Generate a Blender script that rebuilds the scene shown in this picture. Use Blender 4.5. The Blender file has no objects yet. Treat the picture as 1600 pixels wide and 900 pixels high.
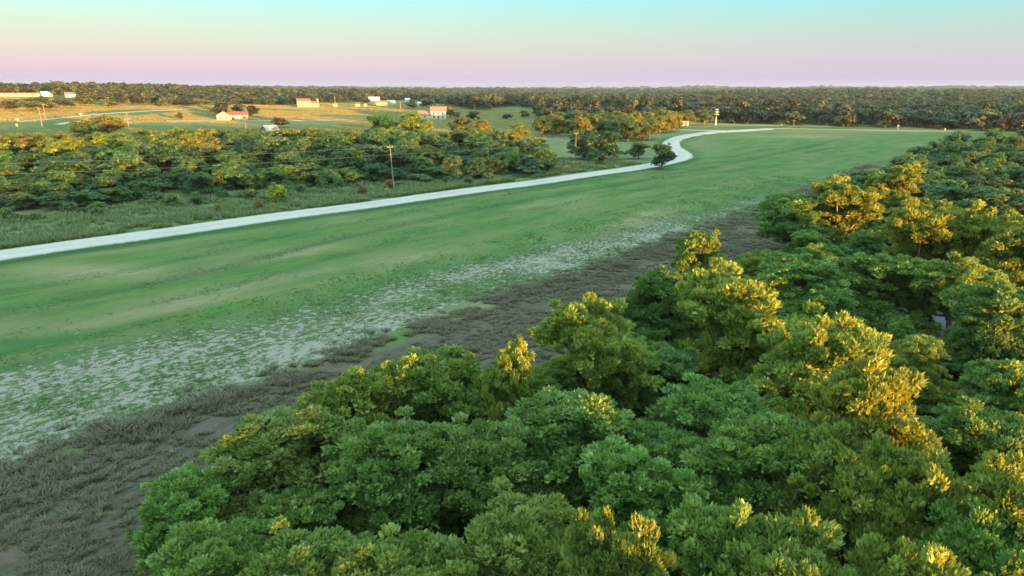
import bpy, math, random
import numpy as np
from mathutils import Vector, Matrix

sc = bpy.context.scene
R_ = math.radians
rng = np.random.default_rng(7)
random.seed(7)

# ------------------------------------------------------------------ camera
F = 1062.0                       # focal length in photo pixels (1600 wide)
CAM_Z = 20.0
PITCH = math.atan((450 - 140) / F)
cam = bpy.data.cameras.new('camera')
cam.sensor_width = 36.0
cam.lens = 36.0 * F / 1600.0
cam.clip_start = 0.5
cam.clip_end = 30000
cam_o = bpy.data.objects.new('camera', cam)
sc.collection.objects.link(cam_o)
cam_o.location = (0, 0, CAM_Z)
cam_o.rotation_euler = (math.pi / 2 - PITCH, 0, 0)
sc.camera = cam_o

# ------------------------------------------------------------------ light
SUN_AZ = R_(40)                  # sun stands behind the camera, 40 deg to its right
SUN_EL = R_(1.8)
SUN_DIR = Vector((math.sin(SUN_AZ) * math.cos(SUN_EL), -math.cos(SUN_AZ) * math.cos(SUN_EL), math.sin(SUN_EL)))
sun = bpy.data.lights.new('sun', 'SUN')
sun.energy = 5.0
sun.angle = R_(0.5)
sun.color = (1.0, 0.43, 0.09)
sun_o = bpy.data.objects.new('sun', sun)
sc.collection.objects.link(sun_o)
sun_o.rotation_euler = SUN_DIR.to_track_quat('Z', 'Y').to_euler()
sun_o.location = (300, -400, 200)

EXPO = 2.4
sc.view_settings.view_transform = 'Standard'
sc.view_settings.look = 'None'
sc.view_settings.gamma = 1.0
sc.view_settings.exposure = EXPO
sc.view_settings.use_curve_mapping = False

w = bpy.data.worlds.new('World')
sc.world = w
w.use_nodes = True
nt = w.node_tree
nt.nodes.clear()
L = nt.links
out = nt.nodes.new('ShaderNodeOutputWorld')
add = nt.nodes.new('ShaderNodeAddShader')
bg1 = nt.nodes.new('ShaderNodeBackground')
bg2 = nt.nodes.new('ShaderNodeBackground')
sky = nt.nodes.new('ShaderNodeTexSky')
sky.sky_type = 'NISHITA'
sky.sun_disc = False
sky.sun_elevation = SUN_EL
sky.sun_rotation = math.pi - SUN_AZ
sky.air_density = 1.0
sky.dust_density = 1.0
L.new(sky.outputs[0], bg1.inputs[0])
bg1.inputs[1].default_value = 0.05
tc = nt.nodes.new('ShaderNodeTexCoord')
sep = nt.nodes.new('ShaderNodeSeparateXYZ')
L.new(tc.outputs['Generated'], sep.inputs[0])
# faint streaks of high cloud near the horizon
mp = nt.nodes.new('ShaderNodeMapping')
mp.inputs['Scale'].default_value = (3, 3, 60)
L.new(tc.outputs['Generated'], mp.inputs[0])
nz = nt.nodes.new('ShaderNodeTexNoise')
nz.inputs['Scale'].default_value = 1.6
nz.inputs['Detail'].default_value = 4
L.new(mp.outputs[0], nz.inputs[0])
ma = nt.nodes.new('ShaderNodeMath'); ma.operation = 'MULTIPLY_ADD'
L.new(nz.outputs[0], ma.inputs[0]); ma.inputs[1].default_value = 0.034; ma.inputs[2].default_value = -0.017
mz = nt.nodes.new('ShaderNodeMath'); mz.operation = 'ADD'
L.new(sep.outputs['Z'], mz.inputs[0]); L.new(ma.outputs[0], mz.inputs[1])
sq = nt.nodes.new('ShaderNodeMath'); sq.operation = 'POWER'     # root spreads the low sky over the ramp
sq.use_clamp = True
L.new(mz.outputs[0], sq.inputs[0]); sq.inputs[1].default_value = 0.5
ramp = nt.nodes.new('ShaderNodeValToRGB')
L.new(sq.outputs[0], ramp.inputs[0])
els = ramp.color_ramp.elements
STOPS = [(0.0, (.34, .39, .73)), (0.025, (.33, .39, .69)), (0.055, (.23, .39, .59)), (0.080, (.14, .44, .57)),
         (0.115, (.03, .50, .70)), (0.25, (.30, .82, 1.02)), (0.5, (1.05, 1.60, 1.60)), (1.0, (1.15, 1.66, 1.64))]
while len(els) < len(STOPS):
    els.new(0.5)
for e, (z, c) in zip(els, STOPS):
    e.position = math.sqrt(z)
    e.color = (c[0], c[1], c[2], 1)
L.new(ramp.outputs[0], bg2.inputs[0])
bg2.inputs[1].default_value = 0.19
L.new(bg1.outputs[0], add.inputs[0]); L.new(bg2.outputs[0], add.inputs[1]); L.new(add.outputs[0], out.inputs[0])

sc.render.engine = 'CYCLES'
sc.cycles.max_bounces = 10
sc.cycles.diffuse_bounces = 7
sc.cycles.glossy_bounces = 2
sc.cycles.transmission_bounces = 7
sc.cycles.volume_bounces = 0
sc.cycles.transparent_max_bounces = 4

# ------------------------------------------------------------------ terrain
def sstep(a, b, x):
    t = np.clip((x - a) / (b - a), 0, 1)
    return t * t * (3 - 2 * t)

def vnoise(x, y, seed=0):
    """smooth value noise, about -1..1"""
    xi = np.floor(x); yi = np.floor(y)
    fx = x - xi; fy = y - yi
    fx = fx * fx * (3 - 2 * fx); fy = fy * fy * (3 - 2 * fy)
    def h(i, j):
        v = np.sin(i * 127.1 + j * 311.7 + seed * 74.7) * 43758.5453
        return (v - np.floor(v)) * 2 - 1
    return (h(xi, yi) * (1 - fx) + h(xi + 1, yi) * fx) * (1 - fy) + (h(xi, yi + 1) * (1 - fx) + h(xi + 1, yi + 1) * fx) * fy

def tcoord(x, y):                # distance along the sunlight
    return -x * math.sin(SUN_AZ) + y * math.cos(SUN_AZ)

def Z(x, y):
    x = np.asarray(x, float); y = np.asarray(y, float)
    d = np.hypot(x, y)
    az = np.degrees(np.arctan2(x, y))
    left = np.interp(az, [-60, -37, -20, -10, 0, 8], [19, 17.5, 10.5, 5.5, 2.5, 0])
    left = np.where(np.abs(az) > 100, 0, left)
    z = left * sstep(260, 820, d)
    far = np.interp(az, [-60, -20, -8, 0, 20, 60], [4, 3, 3, 4, 7, 7])
    far = np.where(np.abs(az) > 100, 6, far)
    z = z + far * sstep(900, 3000, d)
    z = z + sstep(400, 1500, d) * (2.6 * vnoise(x / 260, y / 260, 1)) + sstep(900, 2500, d) * 7 * vnoise(x / 700, y / 700, 2)
    z = z + sstep(3600, 6500, d) * (12 + 9 * vnoise(x / 1900, y / 1900, 3))
    z = z + 0.22 * vnoise(x / 23, y / 23, 5) * sstep(1.5, 8, np.abs(d - 0)) + 0.5 * vnoise(x / 70, y / 70, 6)
    t = tcoord(x, y)
    m = np.exp(-((x - 39) / 12) ** 4 - ((y - 57) / 8) ** 4)      # pond basin
    z = z * (1 - m) - 1.0 * m
    s_ = x * math.cos(SUN_AZ) + y * math.sin(SUN_AZ)
    z = z + (3.4 + 1.5 * (1 - sstep(14, 34, s_)) - .8 * sstep(36, 60, s_)) * sstep(-90, -150, t) * (d < 2000)      # unseen wooded rise behind the camera, its height shaped to place the shade
    return z

def ray(px, py):
    r = (px - 800) / F; u = (450 - py) / F
    cp, sp = math.cos(PITCH), math.sin(PITCH)
    return np.array([r, cp + u * sp, -sp + u * cp])

def at(px, py, h=0.0):
    """point of the terrain (plus h) seen at a photo pixel"""
    v = ray(px, py)
    k0 = 5.0; k = k0; prev = k0
    while k < 9000:
        p = v * k
        if CAM_Z + p[2] <= float(Z(p[0], p[1])) + h:
            a, b = prev, k
            for _ in range(24):
                m = (a + b) / 2; q = v * m
                if CAM_Z + q[2] <= float(Z(q[0], q[1])) + h: b = m
                else: a = m
            q = v * b
            return float(q[0]), float(q[1])
        prev = k
        k *= 1.015
    q = v * 3000
    return float(q[0]), float(q[1])

def pix(x, y, z):
    """photo pixel of world points (arrays)"""
    cp, sp = math.cos(PITCH), math.sin(PITCH)
    dz = z - CAM_Z
    dep = y * cp - dz * sp
    up = y * sp + dz * cp
    dep = np.where(dep < 0.1, 0.1, dep)
    return 800 + F * x / dep, 450 - F * up / dep

def polyline(pts, step=3.0):
    P = [np.array(p, float) for p in pts]
    o = []
    n = len(P)
    for i in range(n - 1):
        p0 = P[max(i - 1, 0)]; p1 = P[i]; p2 = P[i + 1]; p3 = P[min(i + 2, n - 1)]
        m = max(2, int(np.linalg.norm(p2 - p1) / step))
        for k in range(m):
            t = k / m
            o.append(0.5 * ((2 * p1) + (-p0 + p2) * t + (2 * p0 - 5 * p1 + 4 * p2 - p3) * t * t + (-p0 + 3 * p1 - 3 * p2 + p3) * t ** 3))
    o.append(P[-1])
    return np.array(o)

def dist_line(x, y, pl):
    """signed-less distance of arrays to polyline (N,2)"""
    best = np.full(x.shape, 1e9)
    for a, b in zip(pl[:-1], pl[1:]):
        d = b - a; l2 = d @ d + 1e-9
        t = np.clip(((x - a[0]) * d[0] + (y - a[1]) * d[1]) / l2, 0, 1)
        q = np.hypot(x - a[0] - t * d[0], y - a[1] - t * d[1])
        best = np.minimum(best, q)
    return best

# ------------------------------------------------------------------ helpers
def link(o, parent=None):
    sc.collection.objects.link(o)
    if parent is not None:
        o.parent = parent
    return o

def tag(o, label=None, cat=None, group=None, kind=None):
    if label: o['label'] = label
    if cat: o['category'] = cat
    if group: o['group'] = group
    if kind: o['kind'] = kind
    return o

def empty(name, loc, rz=0.0):
    o = bpy.data.objects.new(name, None)
    o.empty_display_size = 0.3
    o.location = loc
    o.rotation_euler = (0, 0, rz)
    return link(o)

def tri_mesh(name, V, T, mat=None, smooth=False, attrs=None):
    V = np.asarray(V, np.float32); T = np.asarray(T, np.int32)
    me = bpy.data.meshes.new(name)
    k = T.shape[1]
    me.vertices.add(len(V)); me.vertices.foreach_set('co', V.ravel())
    me.loops.add(T.size); me.loops.foreach_set('vertex_index', T.ravel())
    me.polygons.add(len(T)); me.polygons.foreach_set('loop_start', np.arange(0, T.size, k, dtype=np.int32))
    me.update(calc_edges=True)
    if smooth:
        me.polygons.foreach_set('use_smooth', np.ones(len(T), bool))
    if attrs:
        for n, a in attrs.items():
            at_ = me.attributes.new(n, 'FLOAT', 'POINT')
            at_.data.foreach_set('value', np.asarray(a, np.float32))
    if mat: me.materials.append(mat)
    me.validate()
    return me

def obj(name, me, parent=None, loc=None):
    o = bpy.data.objects.new(name, me)
    if loc is not None: o.location = loc
    return link(o, parent)

class MB:
    """collects boxes / tubes / prisms into one mesh"""
    def __init__(self): self.v = []; self.f = []
    def poly(self, vs, fs):
        b = len(self.v); self.v += [tuple(p) for p in vs]; self.f += [tuple(i + b for i in f) for f in fs]
    def box(self, x0, x1, y0, y1, z0, z1):
        self.poly([(x0, y0, z0), (x1, y0, z0), (x1, y1, z0), (x0, y1, z0), (x0, y0, z1), (x1, y0, z1), (x1, y1, z1), (x0, y1, z1)],
                  [(0, 3, 2, 1), (4, 5, 6, 7), (0, 1, 5, 4), (1, 2, 6, 5), (2, 3, 7, 6), (3, 0, 4, 7)])
    def tube(self, pts, rad, n=7, cap=True):
        pts = [Vector(p) for p in pts]
        rings = []
        for i, p in enumerate(pts):
            d = (pts[min(i + 1, len(pts) - 1)] - pts[max(i - 1, 0)]).normalized()
            a = Vector((0, 0, 1)) if abs(d.z) < 0.9 else Vector((1, 0, 0))
            u = d.cross(a).normalized(); v = d.cross(u)
            r = rad[i] if hasattr(rad, '__len__') else rad
            rings.append([p + (u * math.cos(2 * math.pi * k / n) + v * math.sin(2 * math.pi * k / n)) * r for k in range(n)])
        vs = [q for r in rings for q in r]
        fs = []
        for i in range(len(pts) - 1):
            for k in range(n):
                fs.append((i * n + k, i * n + (k + 1) % n, (i + 1) * n + (k + 1) % n, (i + 1) * n + k))
        if cap:
            fs.append(tuple(range(n))); fs.append(tuple(reversed(range((len(pts) - 1) * n, len(pts) * n))))
        self.poly(vs, fs)
    def mesh(self, name, mat=None, smooth=False):
        me = bpy.data.meshes.new(name)
        me.from_pydata(self.v, [], self.f)
        if smooth:
            me.polygons.foreach_set('use_smooth', np.ones(len(me.polygons), bool))
        if mat: me.materials.append(mat)
        me.update()
        return me
    def build(self, name, mat, parent=None, smooth=False):
        return obj(name, self.mesh(name, mat, smooth), parent)

# ------------------------------------------------------------------ materials
def new_mat(name):
    m = bpy.data.materials.new(name); m.use_nodes = True
    n = m.node_tree
    return m, n, n.nodes['Principled BSDF'], n.links

def N(n, t, **kw):
    x = n.nodes.new(t)
    for k, v in kw.items(): setattr(x, k, v)
    return x

def mixc(n, fac, a, b, blend='MIX'):
    m = N(n, 'ShaderNodeMix', data_type='RGBA', blend_type=blend)
    for sock, val in ((m.inputs[0], fac), (m.inputs[6], a), (m.inputs[7], b)):
        if hasattr(val, 'links') or hasattr(val, 'is_output'): n.links.new(val, sock)
        elif isinstance(val, (tuple, list)): sock.default_value = (*val, 1)
        else: sock.default_value = val
    return m.outputs[2]

def mth(n, op, a, b=None, c=None, clamp=False):
    m = N(n, 'ShaderNodeMath', operation=op, use_clamp=clamp)
    for i, val in enumerate((a, b, c)):
        if val is None: continue
        if hasattr(val, 'is_output'): n.links.new(val, m.inputs[i])
        else: m.inputs[i].default_value = val
    return m.outputs[0]

def noise(n, vec, scale, detail=4, rough=0.55, dist=0.0):
    x = N(n, 'ShaderNodeTexNoise')
    x.inputs['Scale'].default_value = scale; x.inputs['Detail'].default_value = detail
    x.inputs['Roughness'].default_value = rough; x.inputs['Distortion'].default_value = dist
    if vec is not None: n.links.new(vec, x.inputs['Vector'])
    return x.outputs['Fac']

def maprange(n, v, a, b, c=0.0, d=1.0):
    m = N(n, 'ShaderNodeMapRange'); m.clamp = True
    n.links.new(v, m.inputs[0])
    for i, val in zip((1, 2, 3, 4), (a, b, c, d)): m.inputs[i].default_value = val
    return m.outputs[0]

def leaf_mat(name, dark, light, trans=(.30, .36, .06), tfac=0.40, vary=.15, hue=.015):
    m, n, b, l = new_mat(name)
    oi = N(n, 'ShaderNodeObjectInfo')
    a = N(n, 'ShaderNodeAttribute', attribute_name='tone')
    c = mixc(n, a.outputs['Fac'], dark, light)
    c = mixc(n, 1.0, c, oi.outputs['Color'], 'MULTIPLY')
    hs = N(n, 'ShaderNodeHueSaturation')
    l.new(c, hs.inputs['Color'])
    l.new(maprange(n, oi.outputs['Random'], 0, 1, 0.5 - hue * 1.3, 0.5 + hue * .7), hs.inputs['Hue'])
    l.new(maprange(n, oi.outputs['Random'], 0, 1, 1 - vary, 1 + vary), hs.inputs['Value'])
    l.new(hs.outputs[0], b.inputs['Base Color'])
    b.inputs['Roughness'].default_value = 0.45
    b.inputs['Specular IOR Level'].default_value = 0.5
    tr = N(n, 'ShaderNodeBsdfTranslucent')
    l.new(mixc(n, 1.0, oi.outputs['Color'], trans, 'MULTIPLY'), tr.inputs[0])
    mx = N(n, 'ShaderNodeMixShader'); mx.inputs[0].default_value = tfac
    l.new(b.outputs[0], mx.inputs[1]); l.new(tr.outputs[0], mx.inputs[2])
    l.new(mx.outputs[0], n.nodes['Material Output'].inputs[0])
    return m

def plain(name, col, rough=0.8, var=0.15, scale=3.0, bump=0.0, metal=0.0, spec=0.3):
    m, n, b, l = new_mat(name)
    t = N(n, 'ShaderNodeTexCoord')
    f = noise(n, t.outputs['Object'], scale, 5)
    lo = tuple(c * (1 - var) for c in col); hi = tuple(min(1, c * (1 + var)) for c in col)
    l.new(mixc(n, maprange(n, f, .3, .7), lo, hi), b.inputs['Base Color'])
    b.inputs['Roughness'].default_value = rough
    b.inputs['Metallic'].default_value = metal
    b.inputs['Specular IOR Level'].default_value = spec
    if bump:
        bp = N(n, 'ShaderNodeBump'); bp.inputs['Strength'].default_value = bump; bp.inputs['Distance'].default_value = 0.05
        l.new(f, bp.inputs['Height']); l.new(bp.outputs[0], b.inputs['Normal'])
    return m

M = {}
M['oak'] = leaf_mat('oak_leaf', (.050, .135, .032), (.330, .450, .150))
M['belt'] = leaf_mat('scrub_leaf', (.024, .075, .028), (.110, .205, .075))
M['far'] = leaf_mat('far_leaf', (.012, .042, .018), (.125, .128, .040), trans=(.13, .11, .02), tfac=0.2, vary=.55, hue=.03)
M['bark'] = plain('bark', (.16, .14, .12), .9, .35, 6, .6)
M['palebark'] = plain('pale_bark', (.22, .205, .19), .9, .3, 6, .6)
M['wood'] = plain('pole_wood', (.20, .185, .17), .85, .25, 2, .3)
M['white'] = plain('white_paint', (.62, .60, .57), .6, .05, 2)
M['cream'] = plain('cream_siding', (.66, .55, .38), .7, .07, 1)
M['pink'] = plain('tan_brick', (.55, .38, .28), .8, .12, 2)
M['redroof'] = plain('red_shingle', (.24, .085, .06), .85, .2, 2, .2)
M['roseroof'] = plain('rose_shingle', (.34, .18, .15), .85, .15, 2, .2)
M['brownroof'] = plain('brown_shingle', (.20, .12, .10), .85, .2, 2, .2)
M['metalroof'] = plain('pale_metal_roof', (.55, .56, .58), .45, .06, 1, 0, .3)
M['glass'] = plain('window_glass', (.04, .05, .06), .1, .1, 1, 0, 0, .6)
M['door'] = plain('door_paint', (.12, .09, .07), .6, .1, 1)
M['greymetal'] = plain('grey_metal', (.35, .37, .36), .5, .1, 1, 0, .5)
M['wire'] = plain('wire_aluminium', (.30, .31, .30), .5, .05, 1, 0, .2)

# ------------------------------------------------------------------ roads in plan (from photo pixels to ground)
ROAD_L = [(-60, 398), (0, 391), (200, 364), (420, 334), (640, 306), (850, 279), (1010, 256), (1047, 246), (1046, 233), (1034, 224), (1050, 214.5), (1082, 208.5), (1130, 204), (1200, 200.5)]
ROAD_R = [(-60, 418), (0, 408), (200, 379), (420, 347), (640, 317), (850, 288), (1020, 262.5), (1072, 251), (1083, 243), (1064, 229), (1066, 219), (1095, 211.5), (1140, 206.5), (1210, 202.3)]
rl = polyline([at(*p) for p in ROAD_L], 4); rr_ = polyline([at(*p) for p in ROAD_R], 4)
def resample(pl, n):
    s = np.r_[0, np.cumsum(np.hypot(*np.diff(pl, axis=0).T))]
    t = np.linspace(0, s[-1], n)
    return np.c_[np.interp(t, s, pl[:, 0]), np.interp(t, s, pl[:, 1])]
# matching key points are sampled span by span so both edges stay abreast
def span_resample(pts, per=14):
    P = [np.array(at(*p)) for p in pts]; o = []
    n = len(P)
    for i in range(n - 1):
        p0 = P[max(i - 1, 0)]; p1 = P[i]; p2 = P[i + 1]; p3 = P[min(i + 2, n - 1)]
        for k in range(per):
            t = k / per
            o.append(0.5 * ((2 * p1) + (-p0 + p2) * t + (2 * p0 - 5 * p1 + 4 * p2 - p3) * t * t + (-p0 + 3 * p1 - 3 * p2 + p3) * t ** 3))
    o.append(P[-1])
    return np.array(o)
rl = span_resample(ROAD_L); rr_ = span_resample(ROAD_R)
road_mid = (rl + rr_) / 2
A0 = np.array(at(0, 400)); A1 = np.array(at(1010, 259))
AX = (A1 - A0) / np.linalg.norm(A1 - A0)          # along the dam
AC = np.array([AX[1], -AX[0]])                    # across it, towards the camera

TOE = polyline([at(*p) for p in [(-120, 822), (0, 762), (130, 695), (300, 640), (450, 590), (640, 525), (800, 462), (960, 410), (1130, 350), (1250, 306), (1400, 240), (1490, 208)]], 5)
TOE_A = (TOE - A0) @ AX; TOE_C = (TOE - A0) @ AC
TOE_O = np.argsort(TOE_A); TOE_A = TOE_A[TOE_O]; TOE_C = TOE_C[TOE_O]

# ------------------------------------------------------------------ ground sheet
def make_ground():
    ang = np.r_[np.linspace(-180, -52, 44)[:-1], np.linspace(-52, 52, 470), np.linspace(52, 180, 44)[1:-1]]
    rad = [0.0]; r = 6.0
    while r < 7000:
        rad.append(r); r *= 1.0125 if r < 600 else 1.03
    rad.append(7000.0)
    rad = np.array(rad)
    Rg, Ag = np.meshgrid(rad, np.radians(ang), indexing='ij')
    x = (Rg * np.sin(Ag)).ravel(); y = (Rg * np.cos(Ag)).ravel()
    z = Z(x, y)
    na = len(ang); nr = len(rad)
    i, j = np.meshgrid(np.arange(nr - 1), np.arange(na), indexing='ij')
    a = i * na + j; b = i * na + (j + 1) % na; c = (i + 1) * na + (j + 1) % na; d = (i + 1) * na + j
    T = np.stack([a, d, c, b], -1).reshape(-1, 4)
    along = (x - A0[0]) * AX[0] + (y - A0[1]) * AX[1]
    across = (x - A0[0]) * AC[0] + (y - A0[1]) * AC[1]
    px, py = pix(x, y, z)
    near = np.hypot(x, y) < 420
    # --- masks (plan zones of what grows or lies there)
    dr = np.full(x.shape, 1e3); dr[near] = dist_line(x[near], y[near], road_mid[::3])
    acr = (x - A0[0]) * AC[0] + (y - A0[1]) * AC[1]
    lush = np.exp(-((dr - 4.4) / 1.7) ** 2) * np.where(acr > 0, 1.0, .35)
    bench = polyline([at(*p) for p in [(-80, 505), (0, 487), (260, 438), (530, 372), (760, 324), (1000, 282), (1180, 247), (1330, 214)]], 6)
    db = np.full(x.shape, 1e3); db[near] = dist_line(x[near], y[near], bench)
    ditch = np.exp(-(db / 1.2) ** 2) * (.6 + .5 * vnoise(x / 14, y / 14, 91)) + .45 * np.exp(-((db - 7.5) / .9) ** 2) * np.clip(vnoise(x / 18, y / 18, 92) + .5, 0, 1)
    z = z - 0.22 * ditch
    toe = polyline([at(*p) for p in [(-120, 822), (0, 762), (130, 695), (300, 640), (450, 590), (640, 525), (800, 462), (960, 410), (1130, 350), (1250, 306), (1400, 240), (1490, 208)]], 6)
    # across-coordinate of the toe at each "along"
    ta = (toe - A0) @ AX; tcx = (toe - A0) @ AC
    o_ = np.argsort(ta)
    toe_c = np.interp(along, ta[o_], tcx[o_])
    wob = 1.6 * vnoise(along / 9, across / 9, 11) + .8 * vnoise(along / 3, across / 3, 12)
    rough = sstep(-1.2, 1.6, across - toe_c + wob) * near * np.interp(along, [60, 110, 170, 240], [1, .75, .45, .35])
    sandw = np.interp(along, [-40, 0, 40, 80, 130, 180], [22, 21, 17, 12, 8, 4])
    sd = (toe_c - across + 0.5 * wob)
    sand = sstep(0.2, 2.5, sd) * (1 - sstep(0.45, 1.0, sd / sandw)) * near * np.interp(along, [-60, 60, 140, 200], [1, .85, .55, 0.1]) * np.clip(.85 + .45 * vnoise(along / 16, across / 5, 71), .3, 1.1)
    roadside = np.where((across < 0), dr, 0)
    verge = sstep(5.0, 9.0, dr + .8 * wob) * (across < -1) * near * (1 - sstep(1080, 1150, px))
    dry_lit = np.clip(vnoise(along / 26, across / 7, 21) * .7 + vnoise(along / 9, across / 3, 22) * .45 - .12, 0, 1) * np.interp(along, [-60, 90, 150, 260], [1.1, 1.0, .35, .25])
    dry_lit += .9 * np.exp(-((px - 150) / 130) ** 2 - ((py - 425) / 14) ** 2) * near
    dry_lit += .9 * np.exp(-((px - 1250) / 70) ** 2 - ((py - 213) / 2.5) ** 2) * near  # streak of sunlight on the crest, painted as a straw patch
    far = sstep(300, 420, np.hypot(x, y))
    # left fields: bands of straw and green
    fld = np.clip(.5 + .8 * vnoise(x / 140, y / 38, 31) + .5 * vnoise(x / 50, y / 22, 32), 0, 1)
    me = tri_mesh('ground', np.c_[x, y, z], T, None, True,
                  dict(along=along, across=across, lush=lush, ditch=ditch, rough=rough, sand=sand, verge=verge, dry_lit=np.clip(dry_lit, 0, 1), far=far, fld=fld))
    return me

def ground_mat():
    m, n, b, l = new_mat('ground_cover')
    A = {k: N(n, 'ShaderNodeAttribute', attribute_name=k).outputs['Fac'] for k in ('along', 'across', 'lush', 'ditch', 'rough', 'sand', 'verge', 'dry_lit', 'far', 'fld')}
    cv = N(n, 'ShaderNodeCombineXYZ')
    l.new(mth(n, 'MULTIPLY', A['along'], .32), cv.inputs[0]); l.new(A['across'], cv.inputs[1])
    streak = noise(n, cv.outputs[0], .30, 8, .66)
    streak2 = noise(n, cv.outputs[0], .75, 9, .78)
    band = noise(n, cv.outputs[0], .23, 3, .5)
    geo = N(n, 'ShaderNodeTexCoord').outputs['Object']
    fine = noise(n, geo, 3.5, 6, .7)
    mid = noise(n, geo, .35, 5, .6)
    bv = N(n, 'ShaderNodeCombineXYZ')
    l.new(mth(n, 'MULTIPLY', A['along'], .3), bv.inputs[0]); l.new(A['across'], bv.inputs[1])
    big = noise(n, bv.outputs[0], .14, 4, .55)
    g = mixc(n, maprange(n, streak, .3, .7), (.044, .122, .032), (.122, .232, .052))
    g = mixc(n, mth(n, 'MULTIPLY', maprange(n, streak2, .48, .66), .8), g, (.032, .092, .036))
    g = mixc(n, mth(n, 'MULTIPLY', maprange(n, big, .45, .62), .55), g, (.150, .205, .068))
    g = mixc(n, mth(n, 'MULTIPLY', maprange(n, fine, .5, .72), .35), g, (.150, .215, .085))
    g = mixc(n, mth(n, 'MULTIPLY', maprange(n, mid, .4, .7), .5), g, (.140, .190, .062))
    g = mixc(n, mth(n, 'MULTIPLY', maprange(n, band, .5, .6), .6), g, (.170, .190, .078))
    g = mixc(n, mth(n, 'MULTIPLY', maprange(n, band, .38, .30), .6), g, (.045, .140, .056))
    # straw, and the sunlit crest streak painted in with it
    dm = mth(n, 'MULTIPLY', A['dry_lit'], maprange(n, streak2, .3, .55), clamp=True)
    g = mixc(n, mth(n, 'MULTIPLY', dm, .9), g, (.360, .285, .180))
    g = mixc(n, mth(n, 'MULTIPLY', A['ditch'], .75), g, (.035, .095, .036))
    g = mixc(n, mth(n, 'MULTIPLY', A['lush'], .85), g, (.016, .085, .028))
    # bare sandy flecks between grass clumps
    sv = N(n, 'ShaderNodeCombineXYZ')
    l.new(mth(n, 'MULTIPLY', A['along'], .62), sv.inputs[0]); l.new(A['across'], sv.inputs[1])
    sn = noise(n, sv.outputs[0], 2.1, 5, .6, .5)
    st = mth(n, 'SUBTRACT', mth(n, 'ADD', sn, mth(n, 'MULTIPLY', A['sand'], .27)), .672)
    sm = maprange(n, st, 0, .05)
    g = mixc(n, mth(n, 'MULTIPLY', maprange(n, A['sand'], 0, .5), .5), g, (.100, .150, .075))
    g = mixc(n, mth(n, 'MULTIPLY', sm, .85), g, (.36, .325, .285))
    # rough heath at the toe and verge beyond the road
    rc = mixc(n, maprange(n, mid, .35, .65), (.140, .102, .092), (.085, .098, .050))
    rc = mixc(n, maprange(n, fine, .35, .7), rc, (.165, .140, .125))
    rc = mixc(n, mth(n, 'MULTIPLY', maprange(n, streak2, .47, .58), .8), rc, (.070, .078, .045))
    rc = mixc(n, maprange(n, big, .58, .68), rc, (.19, .12, .095))
    g = mixc(n, A['rough'], g, rc)
    vc = mixc(n, maprange(n, mid, .35, .65), (.105, .165, .062), (.225, .255, .120))
    vc = mixc(n, maprange(n, fine, .45, .7), vc, (.120, .120, .085))
    g = mixc(n, A['verge'], g, vc)
    # distant fields
    fc = mixc(n, A['fld'], (.085, .150, .045), (.220, .200, .080))
    fc = mixc(n, maprange(n, mid, .45, .75), fc, (.13, .16, .055))
    g = mixc(n, A['far'], g, fc)
    l.new(g, b.inputs['Base Color'])
    b.inputs['Roughness'].default_value = .95
    b.inputs['Specular IOR Level'].default_value = .1
    h = mth(n, 'ADD', mth(n, 'MULTIPLY', fine, .5), mth(n, 'MULTIPLY', streak2, .5))
    h = mth(n, 'SUBTRACT', h, mth(n, 'MULTIPLY', sm, .3))
    bp = N(n, 'ShaderNodeBump'); bp.inputs['Distance'].default_value = .5; bp.inputs['Strength'].default_value = .8
    l.new(h, bp.inputs['Height']); l.new(bp.outputs[0], b.inputs['Normal'])
    return m

g_me = make_ground()
g_me.materials.append(ground_mat())
tag(obj('ground', g_me), kind='structure')

# ------------------------------------------------------------------ roads
def gravel_mat(name, c0, c1):
    m, n, b, l = new_mat(name)
    t = N(n, 'ShaderNodeTexCoord').outputs['Object']
    f = noise(n, t, 1.1, 6, .65); f2 = noise(n, t, 9, 4, .6)
    c = mixc(n, maprange(n, f, .3, .7), c0, c1)
    c = mixc(n, mth(n, 'MULTIPLY', maprange(n, f2, .4, .75), .3), c, tuple(v * .7 for v in c0))
    ed = N(n, 'ShaderNodeAttribute', attribute_name='edge').outputs['Fac']
    big = noise(n, t, .09, 3, .5)
    c = mixc(n, mth(n, 'MULTIPLY', maprange(n, big, .45, .65), .35), c, tuple(v * .78 for v in c0))
    rut = mth(n, 'MULTIPLY', maprange(n, mth(n, 'ABSOLUTE', mth(n, 'SUBTRACT', ed, .5)), .22, .05), .35)
    c = mixc(n, rut, c, tuple(min(1, v * 1.12) for v in c1))
    gm = maprange(n, mth(n, 'ADD', ed, mth(n, 'MULTIPLY', f, .5)), 1.12, 1.24)
    c = mixc(n, mth(n, 'MULTIPLY', gm, .8), c, (.10, .17, .07))
    l.new(c, b.inputs['Base Color']); b.inputs['Roughness'].default_value = .95; b.inputs['Specular IOR Level'].default_value = .1
    bp = N(n, 'ShaderNodeBump'); bp.inputs['Distance'].default_value = .04; bp.inputs['Strength'].default_value = .6
    l.new(f2, bp.inputs['Height']); l.new(bp.outputs[0], b.inputs['Normal'])
    return m
M['gravel'] = gravel_mat('pale_gravel', (.44, .40, .375), (.54, .49, .46))
M['dirt'] = gravel_mat('dirt', (.42, .34, .28), (.52, .44, .37))

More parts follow.
